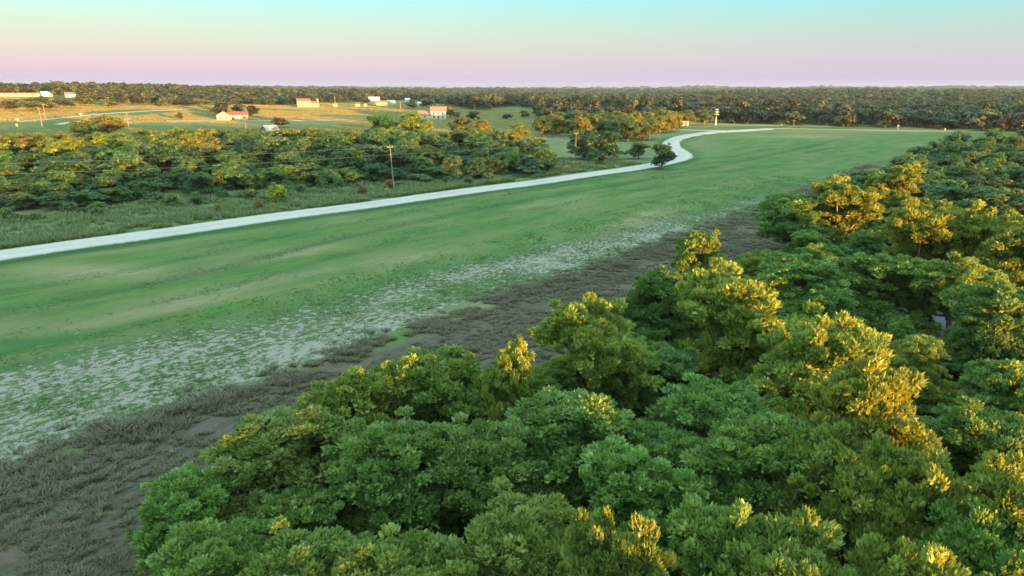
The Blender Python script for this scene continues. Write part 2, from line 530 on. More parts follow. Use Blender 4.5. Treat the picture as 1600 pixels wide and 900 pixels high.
def strip(name, lft, rgt, mat, lift=.05):
    n = len(lft); q = 9
    V = []; E = []
    for i in range(n):
        for k in range(q):
            t = k / (q - 1)
            p = lft[i] * (1 - t) + rgt[i] * t
            e = 0.0
            if k in (0, q - 1):
                e = .22 * float(vnoise(np.array(p[0] * .45), np.array(p[1] * .45 + k * 9.1), 4))
            V.append((p[0], p[1] + e, float(Z(p[0], p[1])) + lift + .06 * (1 - (2 * t - 1) ** 2) - .03 * (k in (2, 6))))
            E.append(abs(2 * t - 1))
    b = len(V)
    for i in range(n):                    # skirt down to the ground
        for k in (0, q - 1):
            v = V[i * q + k]; V.append((v[0], v[1], v[2] - .25)); E.append(1.0)
    T = []
    for i in range(n - 1):
        for k in range(q - 1):
            T.append((i * q + k, (i + 1) * q + k, (i + 1) * q + k + 1, i * q + k + 1))
        T.append((i * q, b + 2 * i, b + 2 * i + 2, (i + 1) * q))
        T.append((i * q + q - 1, (i + 1) * q + q - 1, b + 2 * i + 3, b + 2 * i + 1))
    me = tri_mesh(name, V, T, mat, False, dict(edge=E))
    return tag(obj(name, me), kind='structure')

FARM = []
def road_from_mid(name, pxs, width, mat, lift=.05):
    P = polyline([at(*p) for p in pxs], 5)
    if name == 'farm_track': FARM.append(P)
    d = np.gradient(P, axis=0); d /= np.linalg.norm(d, axis=1)[:, None]
    nrm = np.c_[-d[:, 1], d[:, 0]] * width / 2
    return strip(name, P + nrm, P - nrm, mat, lift)

strip('gravel_road', rl, rr_, M['gravel'], .06)
road_from_mid('dirt_track', [(1150, 204.8), (1100, 203.8), (1060, 202.8), (1030, 201.5), (1000, 200)], 5, M['dirt'], .09)
road_from_mid('crest_track', [(1195, 201.0), (1260, 201.6), (1340, 203.2), (1420, 204.6), (1490, 205)], 3.5, M['gravel'], .05)
road_from_mid('park_track', [(1075, 193.2), (1120, 194.4), (1180, 195.6), (1240, 196.6), (1300, 197.5)], 5, M['dirt'], .05)
road_from_mid('farm_track', [(24, 190), (60, 187.5), (100, 184), (140, 180), (180, 176.5), (240, 173), (300, 170)], 4.5, M['dirt'], .08)
road_from_mid('farm_track', [(205, 186), (150, 188), (110, 191), (88, 195)], 4, M['dirt'], .08)
road_from_mid('farm_track', [(260, 189), (340, 188.8), (420, 188.6), (520, 187.6), (600, 187)], 4, M['dirt'], .08)

# ------------------------------------------------------------------ pond
def pond():
    mb = MB()
    V = [(39 + 14 * math.cos(a) * (1 + .06 * math.sin(3 * a)), 57 + 10 * math.sin(a), -.42) for a in np.linspace(0, 6.2832, 49)[:-1]]
    mb.poly(V, [tuple(range(len(V)))])
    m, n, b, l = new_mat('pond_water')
    b.inputs['Base Color'].default_value = (.30, .39, .42, 1); b.inputs['Roughness'].default_value = .06  # pale base colour stands in for sky glints on the water
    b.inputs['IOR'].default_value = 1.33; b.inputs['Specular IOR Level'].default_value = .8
    t = N(n, 'ShaderNodeTexCoord').outputs['Object']
    bp = N(n, 'ShaderNodeBump'); bp.inputs['Distance'].default_value = .8; bp.inputs['Strength'].default_value = 1.0
    l.new(noise(n, t, 2.5, 3), bp.inputs['Height']); l.new(bp.outputs[0], b.inputs['Normal'])
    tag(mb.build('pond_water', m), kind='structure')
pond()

# ------------------------------------------------------------------ trees
LEAF_SHAPE = np.array([(0, 0, 0), (.5, .5, .10), (0, 1.0, 0), (-.5, .5, .10)])   # width, length, cup

def leaves(centres, normals, size, width, tone, r, axis=None):
    """one folded leaf (2 triangles) per centre"""
    n = len(centres)
    nm = normals / (np.linalg.norm(normals, axis=1)[:, None] + 1e-9)
    ref = r.normal(size=(n, 3))
    if axis is None:
        u = np.cross(nm, ref); u /= np.linalg.norm(u, axis=1)[:, None] + 1e-9
        v = np.cross(nm, u)
    else:                                   # leaves point along their twig, outward and up
        v = axis / (np.linalg.norm(axis, axis=1)[:, None] + 1e-9)
        u = np.cross(nm + ref * .25, v); u /= np.linalg.norm(u, axis=1)[:, None] + 1e-9
        nm = np.cross(u, v)
    s = size * r.uniform(.5, 1.4, n)
    V = np.empty((n, 4, 3))
    for k, (a, b, c) in enumerate(LEAF_SHAPE):
        V[:, k] = centres + u * (a * width * s)[:, None] + v * ((b - .5) * s)[:, None] + nm * (c * s * 2)[:, None]
    base = np.arange(n)[:, None] * 4
    T = np.concatenate([base + np.array([[0, 1, 2]]), base + np.array([[0, 2, 3]])], 0)
    return V.reshape(-1, 3), T, np.repeat(tone, 4)

def crown_points(seed, Rc, H, base, n_lobe, n_tuft, tuft_r, n_leaf, flat=.95, jit=.45):
    """lobes -> tufts -> leaves; returns leaf data and lobe centres for the limbs"""
    r = np.random.default_rng(seed)
    lobes = []
    hc = (H - base)
    for k in range(n_lobe):
        if k == 0:
            lobes.append(((r.normal() * .12 * Rc, r.normal() * .12 * Rc, H - .30 * hc), .34 * Rc)); continue
        a = k * 2.399 + r.uniform(-.4, .4)
        e = ((k * .618 + r.uniform(-.1, .1)) % 1.0)
        q = Rc * (.48 + .42 * r.uniform()) * (1 - .42 * e)
        zz = base + hc * (.06 + .66 * e)
        lobes.append(((q * math.cos(a), q * math.sin(a), zz), Rc * r.uniform(.16, .36)))
    for k in range(max(4, n_lobe // 5)):            # the inner mass of the crown
        a = k * 2.1 + r.uniform(0, 1); q = Rc * r.uniform(.12, .38); e = (k + .5) / max(4, n_lobe // 5)
        lobes.append(((q * math.cos(a), q * math.sin(a), base + hc * (.12 + .56 * e)), Rc * r.uniform(.34, .44)))
    C = []; TT = []
    for (c, lr) in lobes:
        m = max(4, int(n_tuft * (lr / (.30 * Rc)) ** 2))
        d = r.normal(size=(m, 3)); d /= np.linalg.norm(d, axis=1)[:, None]
        d[:, 2] = np.where(d[:, 2] < -.25, -d[:, 2] * .6, d[:, 2])
        rad = lr * r.uniform(.5, 1.25, m)
        C.append(np.array(c) + d * rad[:, None] * np.array([1, 1, flat])); TT.append(d)
    C = np.concatenate(C); D = np.concatenate(TT)
    C[:, 2] = np.clip(C[:, 2], base * .8, H - tuft_r * .6)
    per = max(3, n_leaf // len(C))
    tr = tuft_r * r.uniform(.7, 1.3, len(C))
    d = r.normal(size=(len(C), per, 3)); d /= np.linalg.norm(d, axis=2)[..., None]
    d[..., 2] = np.where(d[..., 2] < -.3, -d[..., 2], d[..., 2])
    rr = r.uniform(.35, 1.0, (len(C), per)) ** .6
    pos = C[:, None] + d * (rr * tr[:, None])[..., None] * np.array([1, 1, .75])
    nrm = d * (.8 if jit > .2 else .35) + D[:, None] * (.35 if jit > .2 else .9) + np.array([0, 0, .45]) + r.normal(size=d.shape) * jit
    tone = np.clip(r.uniform(0, 1, (len(C), 1)) * .7 + r.uniform(0, 1, (len(C), per)) ** 2 * .6 - .1, 0, 1)
    ax = d * .9 + D[:, None] * .5 + np.array([0, 0, .35]) + r.normal(size=d.shape) * .45
    return pos.reshape(-1, 3), nrm.reshape(-1, 3), tone.ravel(), lobes, C, r, ax.reshape(-1, 3)

def tree_kind(name, seed, Rc, H, base, n_lobe, n_tuft, tuft_r, n_leaf, lsize, lwidth, mat, bark, limbs=True, twigs=0, sides=7, jit=.45, spray=False):
    pos, nrm, tone, lobes, C, r, ax = crown_points(seed, Rc, H, base, n_lobe, n_tuft, tuft_r, n_leaf, jit=jit)
    V, T, tn = leaves(pos, nrm, lsize, lwidth, tone, r, ax if spray else None)
    crown = tri_mesh(name + '_crown', V, T, mat, False, dict(tone=tn))
    fork = base + (H - base) * .12
    tb = MB()
    r0 = Rc * .045 + .05
    tb.tube([(0, 0, -.4), (.02, .03, .25), (.06 * Rc * r.normal(), .04 * Rc * r.normal(), fork * .6), (.04 * Rc * r.normal(), .04 * Rc * r.normal(), fork), tuple(np.array(lobes[0][0]) * np.array([1, 1, .72]))],
            [r0 * 1.5, r0 * 1.05, r0 * .9, r0 * .8, r0 * .25], sides)
    trunk = tb.mesh(name + '_trunk', bark, True)
    lm = []
    if limbs:
        for (c, lr) in lobes[1:9]:
            mb = MB(); c = np.array(c)
            st = np.array([0, 0, fork * r.uniform(.75, 1.0)])
            mid_ = st * .5 + c * .5 + np.array([r.normal() * .15, r.normal() * .15, -.10 * Rc + r.normal() * .1])
            mb.tube([st, mid_, c, c + (c - mid_) * .12], [r0 * .55, r0 * .38, r0 * .2, r0 * .06], max(4, sides - 2))
            if twigs:
                near = C[np.argsort(np.linalg.norm(C - c, axis=1))[:twigs]]
                for q in near:
                    md = (c + q) / 2 + r.normal(size=3) * .12
                    mb.tube([c, md, q], [r0 * .16, r0 * .10, r0 * .03], 4, False)
            lm.append(mb.mesh(name + '_limb', bark, True))
    return dict(crown=crown, trunk=trunk, limbs=lm, R=Rc, H=H)

def plant_tree(kind, name, x, y, H, Rr, rz, label, cat, group=None, color=(1, 1, 1), z=None, limbs=True):
    root = empty(name, (x, y, float(Z(x, y)) if z is None else z), rz)
    root.scale = (Rr / kind['R'], Rr / kind['R'], H / kind['H'])
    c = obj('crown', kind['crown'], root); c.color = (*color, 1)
    obj('trunk', kind['trunk'], root)
    if limbs:
        for me in kind['limbs']: obj('limb', me, root)
    tag(root, label, cat, group)
    return root

# foreground oaks -----------------------------------------------------------
OAK = [tree_kind('oak', 100 + k, 3.6, 8.5, b, nl, 16, .40, 56000, .27, .52, M['oak'], M['palebark'] if k in (1, 4) else M['bark'], True, 7, spray=True)
       for k, (b, nl) in enumerate([(.8, 40), (1.0, 36), (.6, 44), (.8, 40), (1.0, 34), (.6, 40), (2.4, 32)])]
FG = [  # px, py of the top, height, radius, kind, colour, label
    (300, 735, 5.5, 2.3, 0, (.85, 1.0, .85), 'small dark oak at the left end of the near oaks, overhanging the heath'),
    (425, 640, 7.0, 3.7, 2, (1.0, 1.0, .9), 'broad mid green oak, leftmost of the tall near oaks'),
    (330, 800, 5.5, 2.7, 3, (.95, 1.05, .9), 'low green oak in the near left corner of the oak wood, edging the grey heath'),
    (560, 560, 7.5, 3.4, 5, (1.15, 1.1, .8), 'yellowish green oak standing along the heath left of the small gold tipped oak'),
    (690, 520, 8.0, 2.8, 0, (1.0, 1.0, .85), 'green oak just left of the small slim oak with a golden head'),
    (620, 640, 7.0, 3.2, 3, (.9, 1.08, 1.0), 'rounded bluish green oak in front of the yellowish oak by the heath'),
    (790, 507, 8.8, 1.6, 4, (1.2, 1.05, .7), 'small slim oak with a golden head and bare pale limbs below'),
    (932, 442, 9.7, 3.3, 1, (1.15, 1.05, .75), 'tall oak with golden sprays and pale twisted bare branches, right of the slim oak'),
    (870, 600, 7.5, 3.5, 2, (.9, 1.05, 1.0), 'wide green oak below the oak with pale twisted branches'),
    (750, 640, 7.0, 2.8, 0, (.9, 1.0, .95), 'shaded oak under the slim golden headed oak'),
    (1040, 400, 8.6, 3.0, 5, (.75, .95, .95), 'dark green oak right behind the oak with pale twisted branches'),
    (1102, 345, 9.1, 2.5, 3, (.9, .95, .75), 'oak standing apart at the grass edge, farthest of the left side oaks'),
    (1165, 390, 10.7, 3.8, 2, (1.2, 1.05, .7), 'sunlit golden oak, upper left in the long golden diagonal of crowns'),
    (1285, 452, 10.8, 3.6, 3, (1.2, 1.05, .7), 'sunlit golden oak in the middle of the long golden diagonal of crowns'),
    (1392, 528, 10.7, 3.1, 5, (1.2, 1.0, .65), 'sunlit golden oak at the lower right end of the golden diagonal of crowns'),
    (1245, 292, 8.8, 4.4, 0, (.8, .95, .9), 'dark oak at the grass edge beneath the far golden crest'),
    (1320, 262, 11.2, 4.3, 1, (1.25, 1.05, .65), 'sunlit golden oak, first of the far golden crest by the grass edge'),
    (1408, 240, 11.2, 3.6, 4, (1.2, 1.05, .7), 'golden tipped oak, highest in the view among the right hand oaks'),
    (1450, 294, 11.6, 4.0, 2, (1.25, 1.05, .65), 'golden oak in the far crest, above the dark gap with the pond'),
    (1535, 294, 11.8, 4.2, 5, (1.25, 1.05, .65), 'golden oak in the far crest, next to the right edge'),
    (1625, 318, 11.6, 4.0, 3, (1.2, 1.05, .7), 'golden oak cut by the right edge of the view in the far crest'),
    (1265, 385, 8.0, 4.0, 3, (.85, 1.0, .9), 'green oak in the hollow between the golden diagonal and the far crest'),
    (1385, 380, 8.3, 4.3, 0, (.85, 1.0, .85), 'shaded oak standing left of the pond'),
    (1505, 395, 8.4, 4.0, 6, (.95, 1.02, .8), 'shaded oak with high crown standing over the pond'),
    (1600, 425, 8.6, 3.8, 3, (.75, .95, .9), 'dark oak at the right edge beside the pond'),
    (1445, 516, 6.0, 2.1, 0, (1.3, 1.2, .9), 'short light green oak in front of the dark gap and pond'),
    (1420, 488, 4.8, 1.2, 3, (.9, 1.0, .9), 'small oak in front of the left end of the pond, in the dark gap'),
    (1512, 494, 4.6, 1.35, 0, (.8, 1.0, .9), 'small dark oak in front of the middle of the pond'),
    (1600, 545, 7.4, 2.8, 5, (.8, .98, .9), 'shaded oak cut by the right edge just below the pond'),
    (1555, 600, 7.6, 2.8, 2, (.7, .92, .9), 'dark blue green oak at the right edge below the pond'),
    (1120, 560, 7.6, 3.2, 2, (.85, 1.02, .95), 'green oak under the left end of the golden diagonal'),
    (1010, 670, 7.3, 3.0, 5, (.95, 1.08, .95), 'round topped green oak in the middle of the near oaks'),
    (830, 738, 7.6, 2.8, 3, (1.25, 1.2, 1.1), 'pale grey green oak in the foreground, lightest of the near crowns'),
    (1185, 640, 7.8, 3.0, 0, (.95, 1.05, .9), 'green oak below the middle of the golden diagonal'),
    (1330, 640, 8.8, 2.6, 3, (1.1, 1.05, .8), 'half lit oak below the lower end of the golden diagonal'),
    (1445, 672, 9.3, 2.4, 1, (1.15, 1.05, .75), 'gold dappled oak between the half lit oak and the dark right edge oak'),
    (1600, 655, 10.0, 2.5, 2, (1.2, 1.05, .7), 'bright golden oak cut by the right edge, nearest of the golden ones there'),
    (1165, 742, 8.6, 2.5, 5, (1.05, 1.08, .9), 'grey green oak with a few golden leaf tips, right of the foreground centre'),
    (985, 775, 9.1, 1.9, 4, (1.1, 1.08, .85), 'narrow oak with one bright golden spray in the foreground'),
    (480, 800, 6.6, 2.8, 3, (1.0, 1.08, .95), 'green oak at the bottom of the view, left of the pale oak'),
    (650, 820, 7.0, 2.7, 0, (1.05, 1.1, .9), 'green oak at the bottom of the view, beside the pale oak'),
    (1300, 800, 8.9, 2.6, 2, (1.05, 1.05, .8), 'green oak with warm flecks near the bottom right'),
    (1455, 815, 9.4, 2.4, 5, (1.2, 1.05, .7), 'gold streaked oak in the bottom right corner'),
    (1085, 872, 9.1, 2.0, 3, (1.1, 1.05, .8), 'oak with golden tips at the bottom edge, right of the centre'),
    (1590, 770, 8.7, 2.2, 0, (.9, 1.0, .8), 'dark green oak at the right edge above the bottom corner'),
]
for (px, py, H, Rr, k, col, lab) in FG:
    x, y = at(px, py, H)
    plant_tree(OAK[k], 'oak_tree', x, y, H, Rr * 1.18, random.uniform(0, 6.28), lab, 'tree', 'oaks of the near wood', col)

# mid-distance kinds ---------------------------------------------------------
MID = [tree_kind('scrub', 200 + k, 4.2, 7.5, .5, nl, 10, .70, 9500, .44, .75, M['belt'], M['bark'], True, 0, 5, .3)
       for k, nl in enumerate([24, 26, 28, 22, 27])]
SHR = [tree_kind('shrub', 250 + k, 1.6, 2.2, .1, 8, 8, .4, 1000, .36, .65, M['belt'], M['bark'], False, 0, 5) for k in range(3)]
FAR = [tree_kind('far_oak', 300 + k, 5.0, 8.0, .6, nl, 8, 1.25, 1500, 1.05, .85, M['far'], M['bark'], False, 0, 5, .15) for k, nl in enumerate([12, 14, 11, 13])]

# low oaks filling the near wood between the tall crowns
UND = []
for q in range(4000):
    if len(UND) >= 130: break
    d_ = random.uniform(14, 120) if random.random() < .6 else random.uniform(14, 60)
    az_ = R_(random.uniform(-28, 40))
    x, y = d_ * math.sin(az_), d_ * math.cos(az_)
    al = (x - A0[0]) * AX[0] + (y - A0[1]) * AX[1]; ac = (x - A0[0]) * AC[0] + (y - A0[1]) * AC[1]
    if ac < np.interp(al, TOE_A, TOE_C) + np.interp(al, [20, 60, 110], [13, 10, 8]): continue
    if (x - 39) ** 2 / 230 + (y - 57) ** 2 / 130 < 1: continue
    front_of_pond = 20 < x < 52 and 32 < y < 50 and x / y > .5
    H = random.uniform(2.8, 4.0) if front_of_pond else random.uniform(3.8, 6.2)
    ppx, ppy = pix(np.array([x]), np.array([y]), np.array([H + .4]))
    if ppy[0] < np.interp(ppx[0], [225, 240, 340, 460, 640, 760, 860, 1000, 1100, 1250, 1400, 1600], [900, 730, 650, 590, 545, 560, 520, 430, 410, 320, 270, 240]) + 12: continue
    if ppx[0] < 300: continue
    if any((x - a) ** 2 + (y - b) ** 2 < 3.6 ** 2 for a, b in UND): continue
    UND.append((x, y))
    ul = ('in front of the pond' if front_of_pond else 'behind the pond' if (x > 20 and y > 60) else
          'at the bottom of the view' if d_ < 24 else 'along the heath edge' if ac < np.interp(al, TOE_A, TOE_C) + 20 else
          'below the golden diagonal of crowns' if az_ < .4 else 'near the right edge')
    uc = random.choice([((.75, .95, .9), 'dark'), ((1.0, 1.05, .9), 'mid green'), ((1.2, 1.15, .85), 'light green')])
    us = 'small' if H < 4.4 else 'low'
    plant_tree(OAK[q % 6], 'oak_tree', x, y, H, random.uniform(2.3, 3.2), random.uniform(0, 6.28),
               us + ' ' + uc[1] + ' oak among taller near oaks, ' + ul, 'tree', us + ' ' + uc[1] + ' oaks ' + ul, uc[0])

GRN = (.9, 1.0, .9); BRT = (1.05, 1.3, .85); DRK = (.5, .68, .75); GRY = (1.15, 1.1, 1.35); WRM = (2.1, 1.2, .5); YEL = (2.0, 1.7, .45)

def far_point_free(pts, x, y, s):
    return all((x - a) ** 2 + (y - b) ** 2 > s * s for a, b in pts)

# right-hand wood behind the golden crest
pts = []
WR = [(1360, 262), (1400, 256), (1440, 250), (1480, 238), (1500, 218), (1545, 212), (1590, 206), (1640, 205), (1460, 262), (1510, 248), (1560, 236), (1610, 230), (1660, 235),
      (1490, 275), (1540, 265), (1590, 255), (1640, 262), (1560, 285), (1620, 288), (1420, 236), (1450, 226), (1475, 214), (1530, 230), (1580, 222), (1500, 203), (1560, 199), (1610, 197)]
for i, (px, py) in enumerate(WR):
    H = 7.6 if py > 210 else 8.2
    x, y = at(px, py, H)
    plant_tree(MID[i % 5], 'oak_tree', x, y, H, random.uniform(4.2, 5.4), random.uniform(0, 6.28),
               'shaded dark green oak in the wood at the far right, behind the golden crest', 'tree', 'oaks of the wood at the far right', random.choice([(.8, 1, .85), DRK, GRN]))

# tree belt beyond the gravel road
front = [(-120, 338), (0, 330), (120, 322), (200, 312), (330, 300), (420, 292), (500, 290), (600, 283), (700, 280), (790, 279), (860, 272)]
back = [(-120, 250), (0, 246), (200, 243), (400, 243), (560, 240), (700, 236), (780, 238), (830, 252), (862, 268)]
fx = [p[0] for p in front]; fy = [p[1] for p in front]; bx = [p[0] for p in back]; by = [p[1] for p in back]
belt = []
tries = 0
while len(belt) < 170 and tries < 9000:
    tries += 1
    px = random.uniform(-110, 850)
    y0 = np.interp(px, bx, by); y1 = np.interp(px, fx, fy)
    dn = 1 / math.tan(PITCH - math.atan((450 - y1) / F)); df_ = 1 / math.tan(PITCH - math.atan((450 - y0) / F))
    dd = random.uniform(dn, df_) * 20.0
    py = 450 - F * math.tan(PITCH - math.atan(20.0 / dd))
    x, y = at(px, py)
    if far_point_free(belt, x, y, 5.6):
        belt.append((x, y)); 
        f = (py - y0) / (y1 - y0)
        H = random.uniform(7.2, 9.6) if f < .45 else (random.uniform(6.0, 8.4) if f < .8 else random.uniform(4.0, 6.4))
        if px > 640: H *= .92
        col = random.choice([GRN, GRN, DRK, DRK, DRK, (.8, 1.0, .8), BRT, GRY])
        if f < .3: col = random.choice([WRM, GRN, (1.3, 1.1, .6)])  # warm tints put sunlight into the colour of the back crowns
        if px < 345 and f < .42: col = random.choice([WRM, WRM, (2.0, 1.5, .5)])  # orange sunlight painted into the left back crowns
        place = ('left of the round bright bush' if px < 420 else 'between the bright bush and the leaning pole' if px < 610 else 'right of the leaning pole by the road')
        hue = 'dark' if col == DRK else 'bright green' if col == BRT else 'grey green' if col == GRY else 'bronze' if col == WRM or col[0] > 1.25 else 'green'
        row = 'back' if f < .3 else ('middle' if f < .8 else 'near edge')
        big = 'tall ' if H > 7 else 'low ' if H < 5 else ''
        lab = big + hue + ' tree, belt ' + row + ', ' + place
        grp = big + hue + ' trees in the ' + row + ' of the belt ' + place
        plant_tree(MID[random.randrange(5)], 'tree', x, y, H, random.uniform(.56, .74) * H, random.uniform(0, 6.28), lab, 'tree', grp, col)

th = []
tries = 0
while len(th) < 125 and tries < 6000:
    tries += 1
    px = random.uniform(-60, 850)
    y0 = np.interp(px, bx, by); y1 = np.interp(px, fx, fy)
    py = y1 - (y1 - y0) * max(-.05, random.uniform(-.12, .55))
    x, y = at(px, py)
    if not far_point_free(th, x, y, 3.6): continue
    th.append((x, y))
    col, hue = random.choice([(GRN, 'green'), (DRK, 'dark'), (GRY, 'grey green'), ((.75, 1.05, .8), 'deep green')])
    place = ('left of the round bright bush' if px < 420 else 'between the bright bush and the leaning pole' if px < 610 else 'right of the leaning pole by the road')
    plant_tree(MID[random.randrange(5)], 'bush', x, y, random.uniform(2.8, 5.0), random.uniform(2.6, 3.9), random.uniform(0, 6.28),
               hue + ' thicket bush under the tree belt, ' + place, 'bush', hue + ' thicket bushes ' + place, col)

# single trees and bushes, by the pixel of their foot: px, py_foot, height, radius
def single(px, py, H, Rr, kind, col, label, name='tree', cat='tree', group=None):
    x, y = at(px, py)
    return plant_tree(kind, name, x, y, H, Rr, random.uniform(0, 6.28), label, cat, group, col)

single(1035, 264, 7.2, 3.6, MID[2], DRK, 'dark round tree at the inside of the gravel road bend', 'tree')
single(998, 248, 5.6, 3.8, MID[1], (.75, .95, .8), 'round green bush left of the road bend, behind the roadside tree', 'bush', 'bush')
single(912, 251, 9.6, 6.0, MID[4], DRK, 'large dark tree by the utility pole, left part of the dark clump', 'tree')
single(947, 248, 8.6, 5.2, MID[0], DRK, 'large dark tree forming the right part of the dark clump by the pole', 'tree')
single(938, 259, 3.6, 1.6, MID[3], (.8, .95, .8), 'small dark tree in front of the dark clump by the pole', 'tree')
single(923, 254, 3.2, 1.6, MID[1], BRT, 'small light green tree in front of the dark clump', 'tree')
single(862, 256, 3.0, 2.0, MID[3], GRY, 'grey green bush on the open rough grass left of the utility pole', 'bush', 'bush')
single(841, 228, 3.0, 3.6, MID[0], DRK, 'low dark bush on the open grass right of the tree belt', 'bush', 'bush')
single(432, 318, 4.0, 2.3, MID[2], (.8, 1.2, .5), 'round bright green bush beside the gravel road', 'bush', 'bush')
single(405, 328, 1.7, .8, SHR[0], (2.2, 1.1, .9), 'small brown dead bush left of the round bright green bush', 'bush', 'bush')
single(341, 333, 1.5, .8, SHR[1], (2.3, 1.1, .9), 'small reddish dead bush, leftmost along the gravel road', 'bush', 'bush')
single(610, 298, 2.2, 1.1, SHR[2], (1.9, .9, .8), 'dark brown bush at the foot of the utility pole', 'bush', 'bush')
single(567, 306, 2.0, 1.1, SHR[0], (1.9, .9, .8), 'dark brown bush left of the utility pole', 'bush', 'bush')
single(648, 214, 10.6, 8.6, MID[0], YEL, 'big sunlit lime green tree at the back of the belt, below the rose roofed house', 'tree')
single(596, 214, 10.2, 7.5, MID[2], (.7, 1.0, .6), 'tall dark green tree touching the big lime green tree', 'tree')
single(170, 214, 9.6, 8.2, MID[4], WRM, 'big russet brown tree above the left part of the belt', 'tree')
single(132, 216, 8.2, 5.8, MID[1], (1.3, .95, .6), 'smaller russet tree just left of the big russet tree', 'tree')
single(720, 215, 9.2, 6.6, MID[3], (1.3, .95, .6), 'russet tree right of the lime green tree, beside the lit pole', 'tree')
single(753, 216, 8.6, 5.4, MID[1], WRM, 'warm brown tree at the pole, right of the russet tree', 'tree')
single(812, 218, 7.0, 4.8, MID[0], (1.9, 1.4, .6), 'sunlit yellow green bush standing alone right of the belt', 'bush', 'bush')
for i in range(60):       # rough bushes on the verge in front of the belt
    px = random.uniform(-20, 840); py = np.interp(px, fx, fy) + random.uniform(-2, 22) * (1 if px < 500 else .45)
    x, y = at(px, py)
    if dist_line(np.array([x]), np.array([y]), road_mid[::3])[0] < 7: continue
    plant_tree(SHR[i % 3], 'shrub', x, y, random.uniform(.9, 2.4), random.uniform(1.0, 2.2), random.uniform(0, 6.28),
               'low shrub on the rough grass between the gravel road and the tree belt', 'shrub', 'low shrubs on the verge', random.choice([GRN, GRY, (1, 1.1, .9), DRK]))

# clump in the middle distance, left of the road bend
n_ = 0; cl = []
while n_ < 46:
    px = random.uniform(842, 1055); py = random.uniform(198, np.interp(px, [842, 900, 1000, 1040, 1055], [214, 220, 222, 212, 200]))
    x, y = at(px, py)
    if not far_point_free(cl, x, y, 5): continue
    cl.append((x, y)); n_ += 1
    plant_tree(MID[n_ % 5], 'oak_tree', x, y, random.uniform(8, 10.5), random.uniform(4.4, 5.8), random.uniform(0, 6.28),
               ('bronze' if n_ % 3 else 'olive') + ' oak in the clump left of the bend, ' + ('behind the dark clump' if px > 890 and px < 990 else 'at its left end' if px <= 890 else 'at its right end'), 'tree',
               ('bronze' if n_ % 3 else 'olive') + ' oaks of the clump ' + str(['left', 'middle', 'right'][int(px > 890) + int(px >= 990)]), random.choice([WRM, (1.3, 1.05, .7)]) if n_ % 3 else (.9, .9, .7))

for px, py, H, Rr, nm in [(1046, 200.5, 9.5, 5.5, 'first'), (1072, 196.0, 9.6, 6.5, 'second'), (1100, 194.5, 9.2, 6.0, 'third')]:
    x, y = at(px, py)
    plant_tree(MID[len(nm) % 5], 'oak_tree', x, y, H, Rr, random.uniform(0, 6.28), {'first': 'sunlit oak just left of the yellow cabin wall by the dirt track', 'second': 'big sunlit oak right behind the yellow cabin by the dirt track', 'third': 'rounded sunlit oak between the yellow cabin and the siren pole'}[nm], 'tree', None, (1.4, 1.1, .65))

# field trees on the left
FT = [(12, 172, 6, 7, 'flat topped oak with dark shadow at the left edge of the field'), (60, 172, 8.5, 12, 'broad spreading brown oak near the left edge of the field'),
      (95, 168, 6, 9, 'spreading oak right of the broad brown oak'), (130, 165, 7.5, 8.5, 'domed oak in the field below the small shed'),
      (172, 168, 8, 7, 'domed oak right of the low domed oak in the field'), (345, 180, 7.4, 6.2, 'round green tree behind the left end of the cream bungalow'),
      (373, 178, 6.8, 5, 'dark tree behind the roof of the cream bungalow'), (396, 183, 7.5, 4.4, 'dense green tree at the right end of the cream bungalow'),
      (281, 187, 4.2, 2.2, 'small upright tree alone in the field left of the bungalow'), (458, 166, 9, 6, 'green tree touching the left gable of the two storey house'),
      (438, 199, 5, 5, 'pale yellowish bush in front of the grey tin roof'), (573, 163, 7, 4.6, 'round green tree left of the long white barn'),
      (643, 170, 8, 6, 'olive tree right of the white farm buildings'), (668, 168, 9.5, 8, 'dark blue green tree behind the rose roofed house'),
      (704, 184, 7.5, 5, 'tree at the right wall of the rose roofed house'), (713, 184, 4, 3.2, 'small round tree right of the rose roofed house'),
      (739, 188, 6, 4.6, 'dark conifer like tree in the open field right of the rose roofed house'), (673, 184, 4.2, 3, 'bush in front of the rose roofed house'),
      (820, 186, 6, 4, 'small dark tree at the field edge left of the clump'), (793, 186, 3.5, 4.5, 'wide low bush in the field left of the clump')]
for i, (px, py, H, Rr, lab) in enumerate(FT):
    col = (.55, .9, 1.0) if 'dark blue' in lab or 'conifer' in lab else random.choice([(1, 1, 1), (1.3, 1, .75)])
    single(px, py, H, Rr, FAR[i % 4], col, lab, 'tree' if 'bush' not in lab else 'bush', 'tree' if 'bush' not in lab else 'bush')

# far woodland: nearest as single trees, the rest one wooded mass -------------
EDGE = [(-400, 152), (0, 152), (60, 155), (120, 160), (200, 167), (400, 165.5), (560, 159), (640, 156), (700, 164), (740, 172), (838, 174), (845, 203), (1040, 196), (1085, 190.5), (1230, 196), (1400, 200), (1480, 203), (1600, 206), (2200, 206)]
ex = [e[0] for e in EDGE]; ey = [e[1] for e in EDGE]
cand = []
d = 260.0
while d < 6600:
    s = max(9.6, d * .0128)
    na = int(2 * R_(46) * d / s)
    a = R_(-46) + 2 * R_(46) * (np.arange(na) + rng.uniform(0, 1, na)) / na
    dd = d + rng.uniform(-.5, .5, na) * s
    cand.append(np.c_[dd * np.sin(a), dd * np.cos(a), np.full(na, s)])
    d += s
cand = np.concatenate(cand)
zz = Z(cand[:, 0], cand[:, 1])
cpx, cpy = pix(cand[:, 0], cand[:, 1], zz)
dist = np.hypot(cand[:, 0], cand[:, 1])
keep = (cpy < np.interp(cpx, ex, ey))
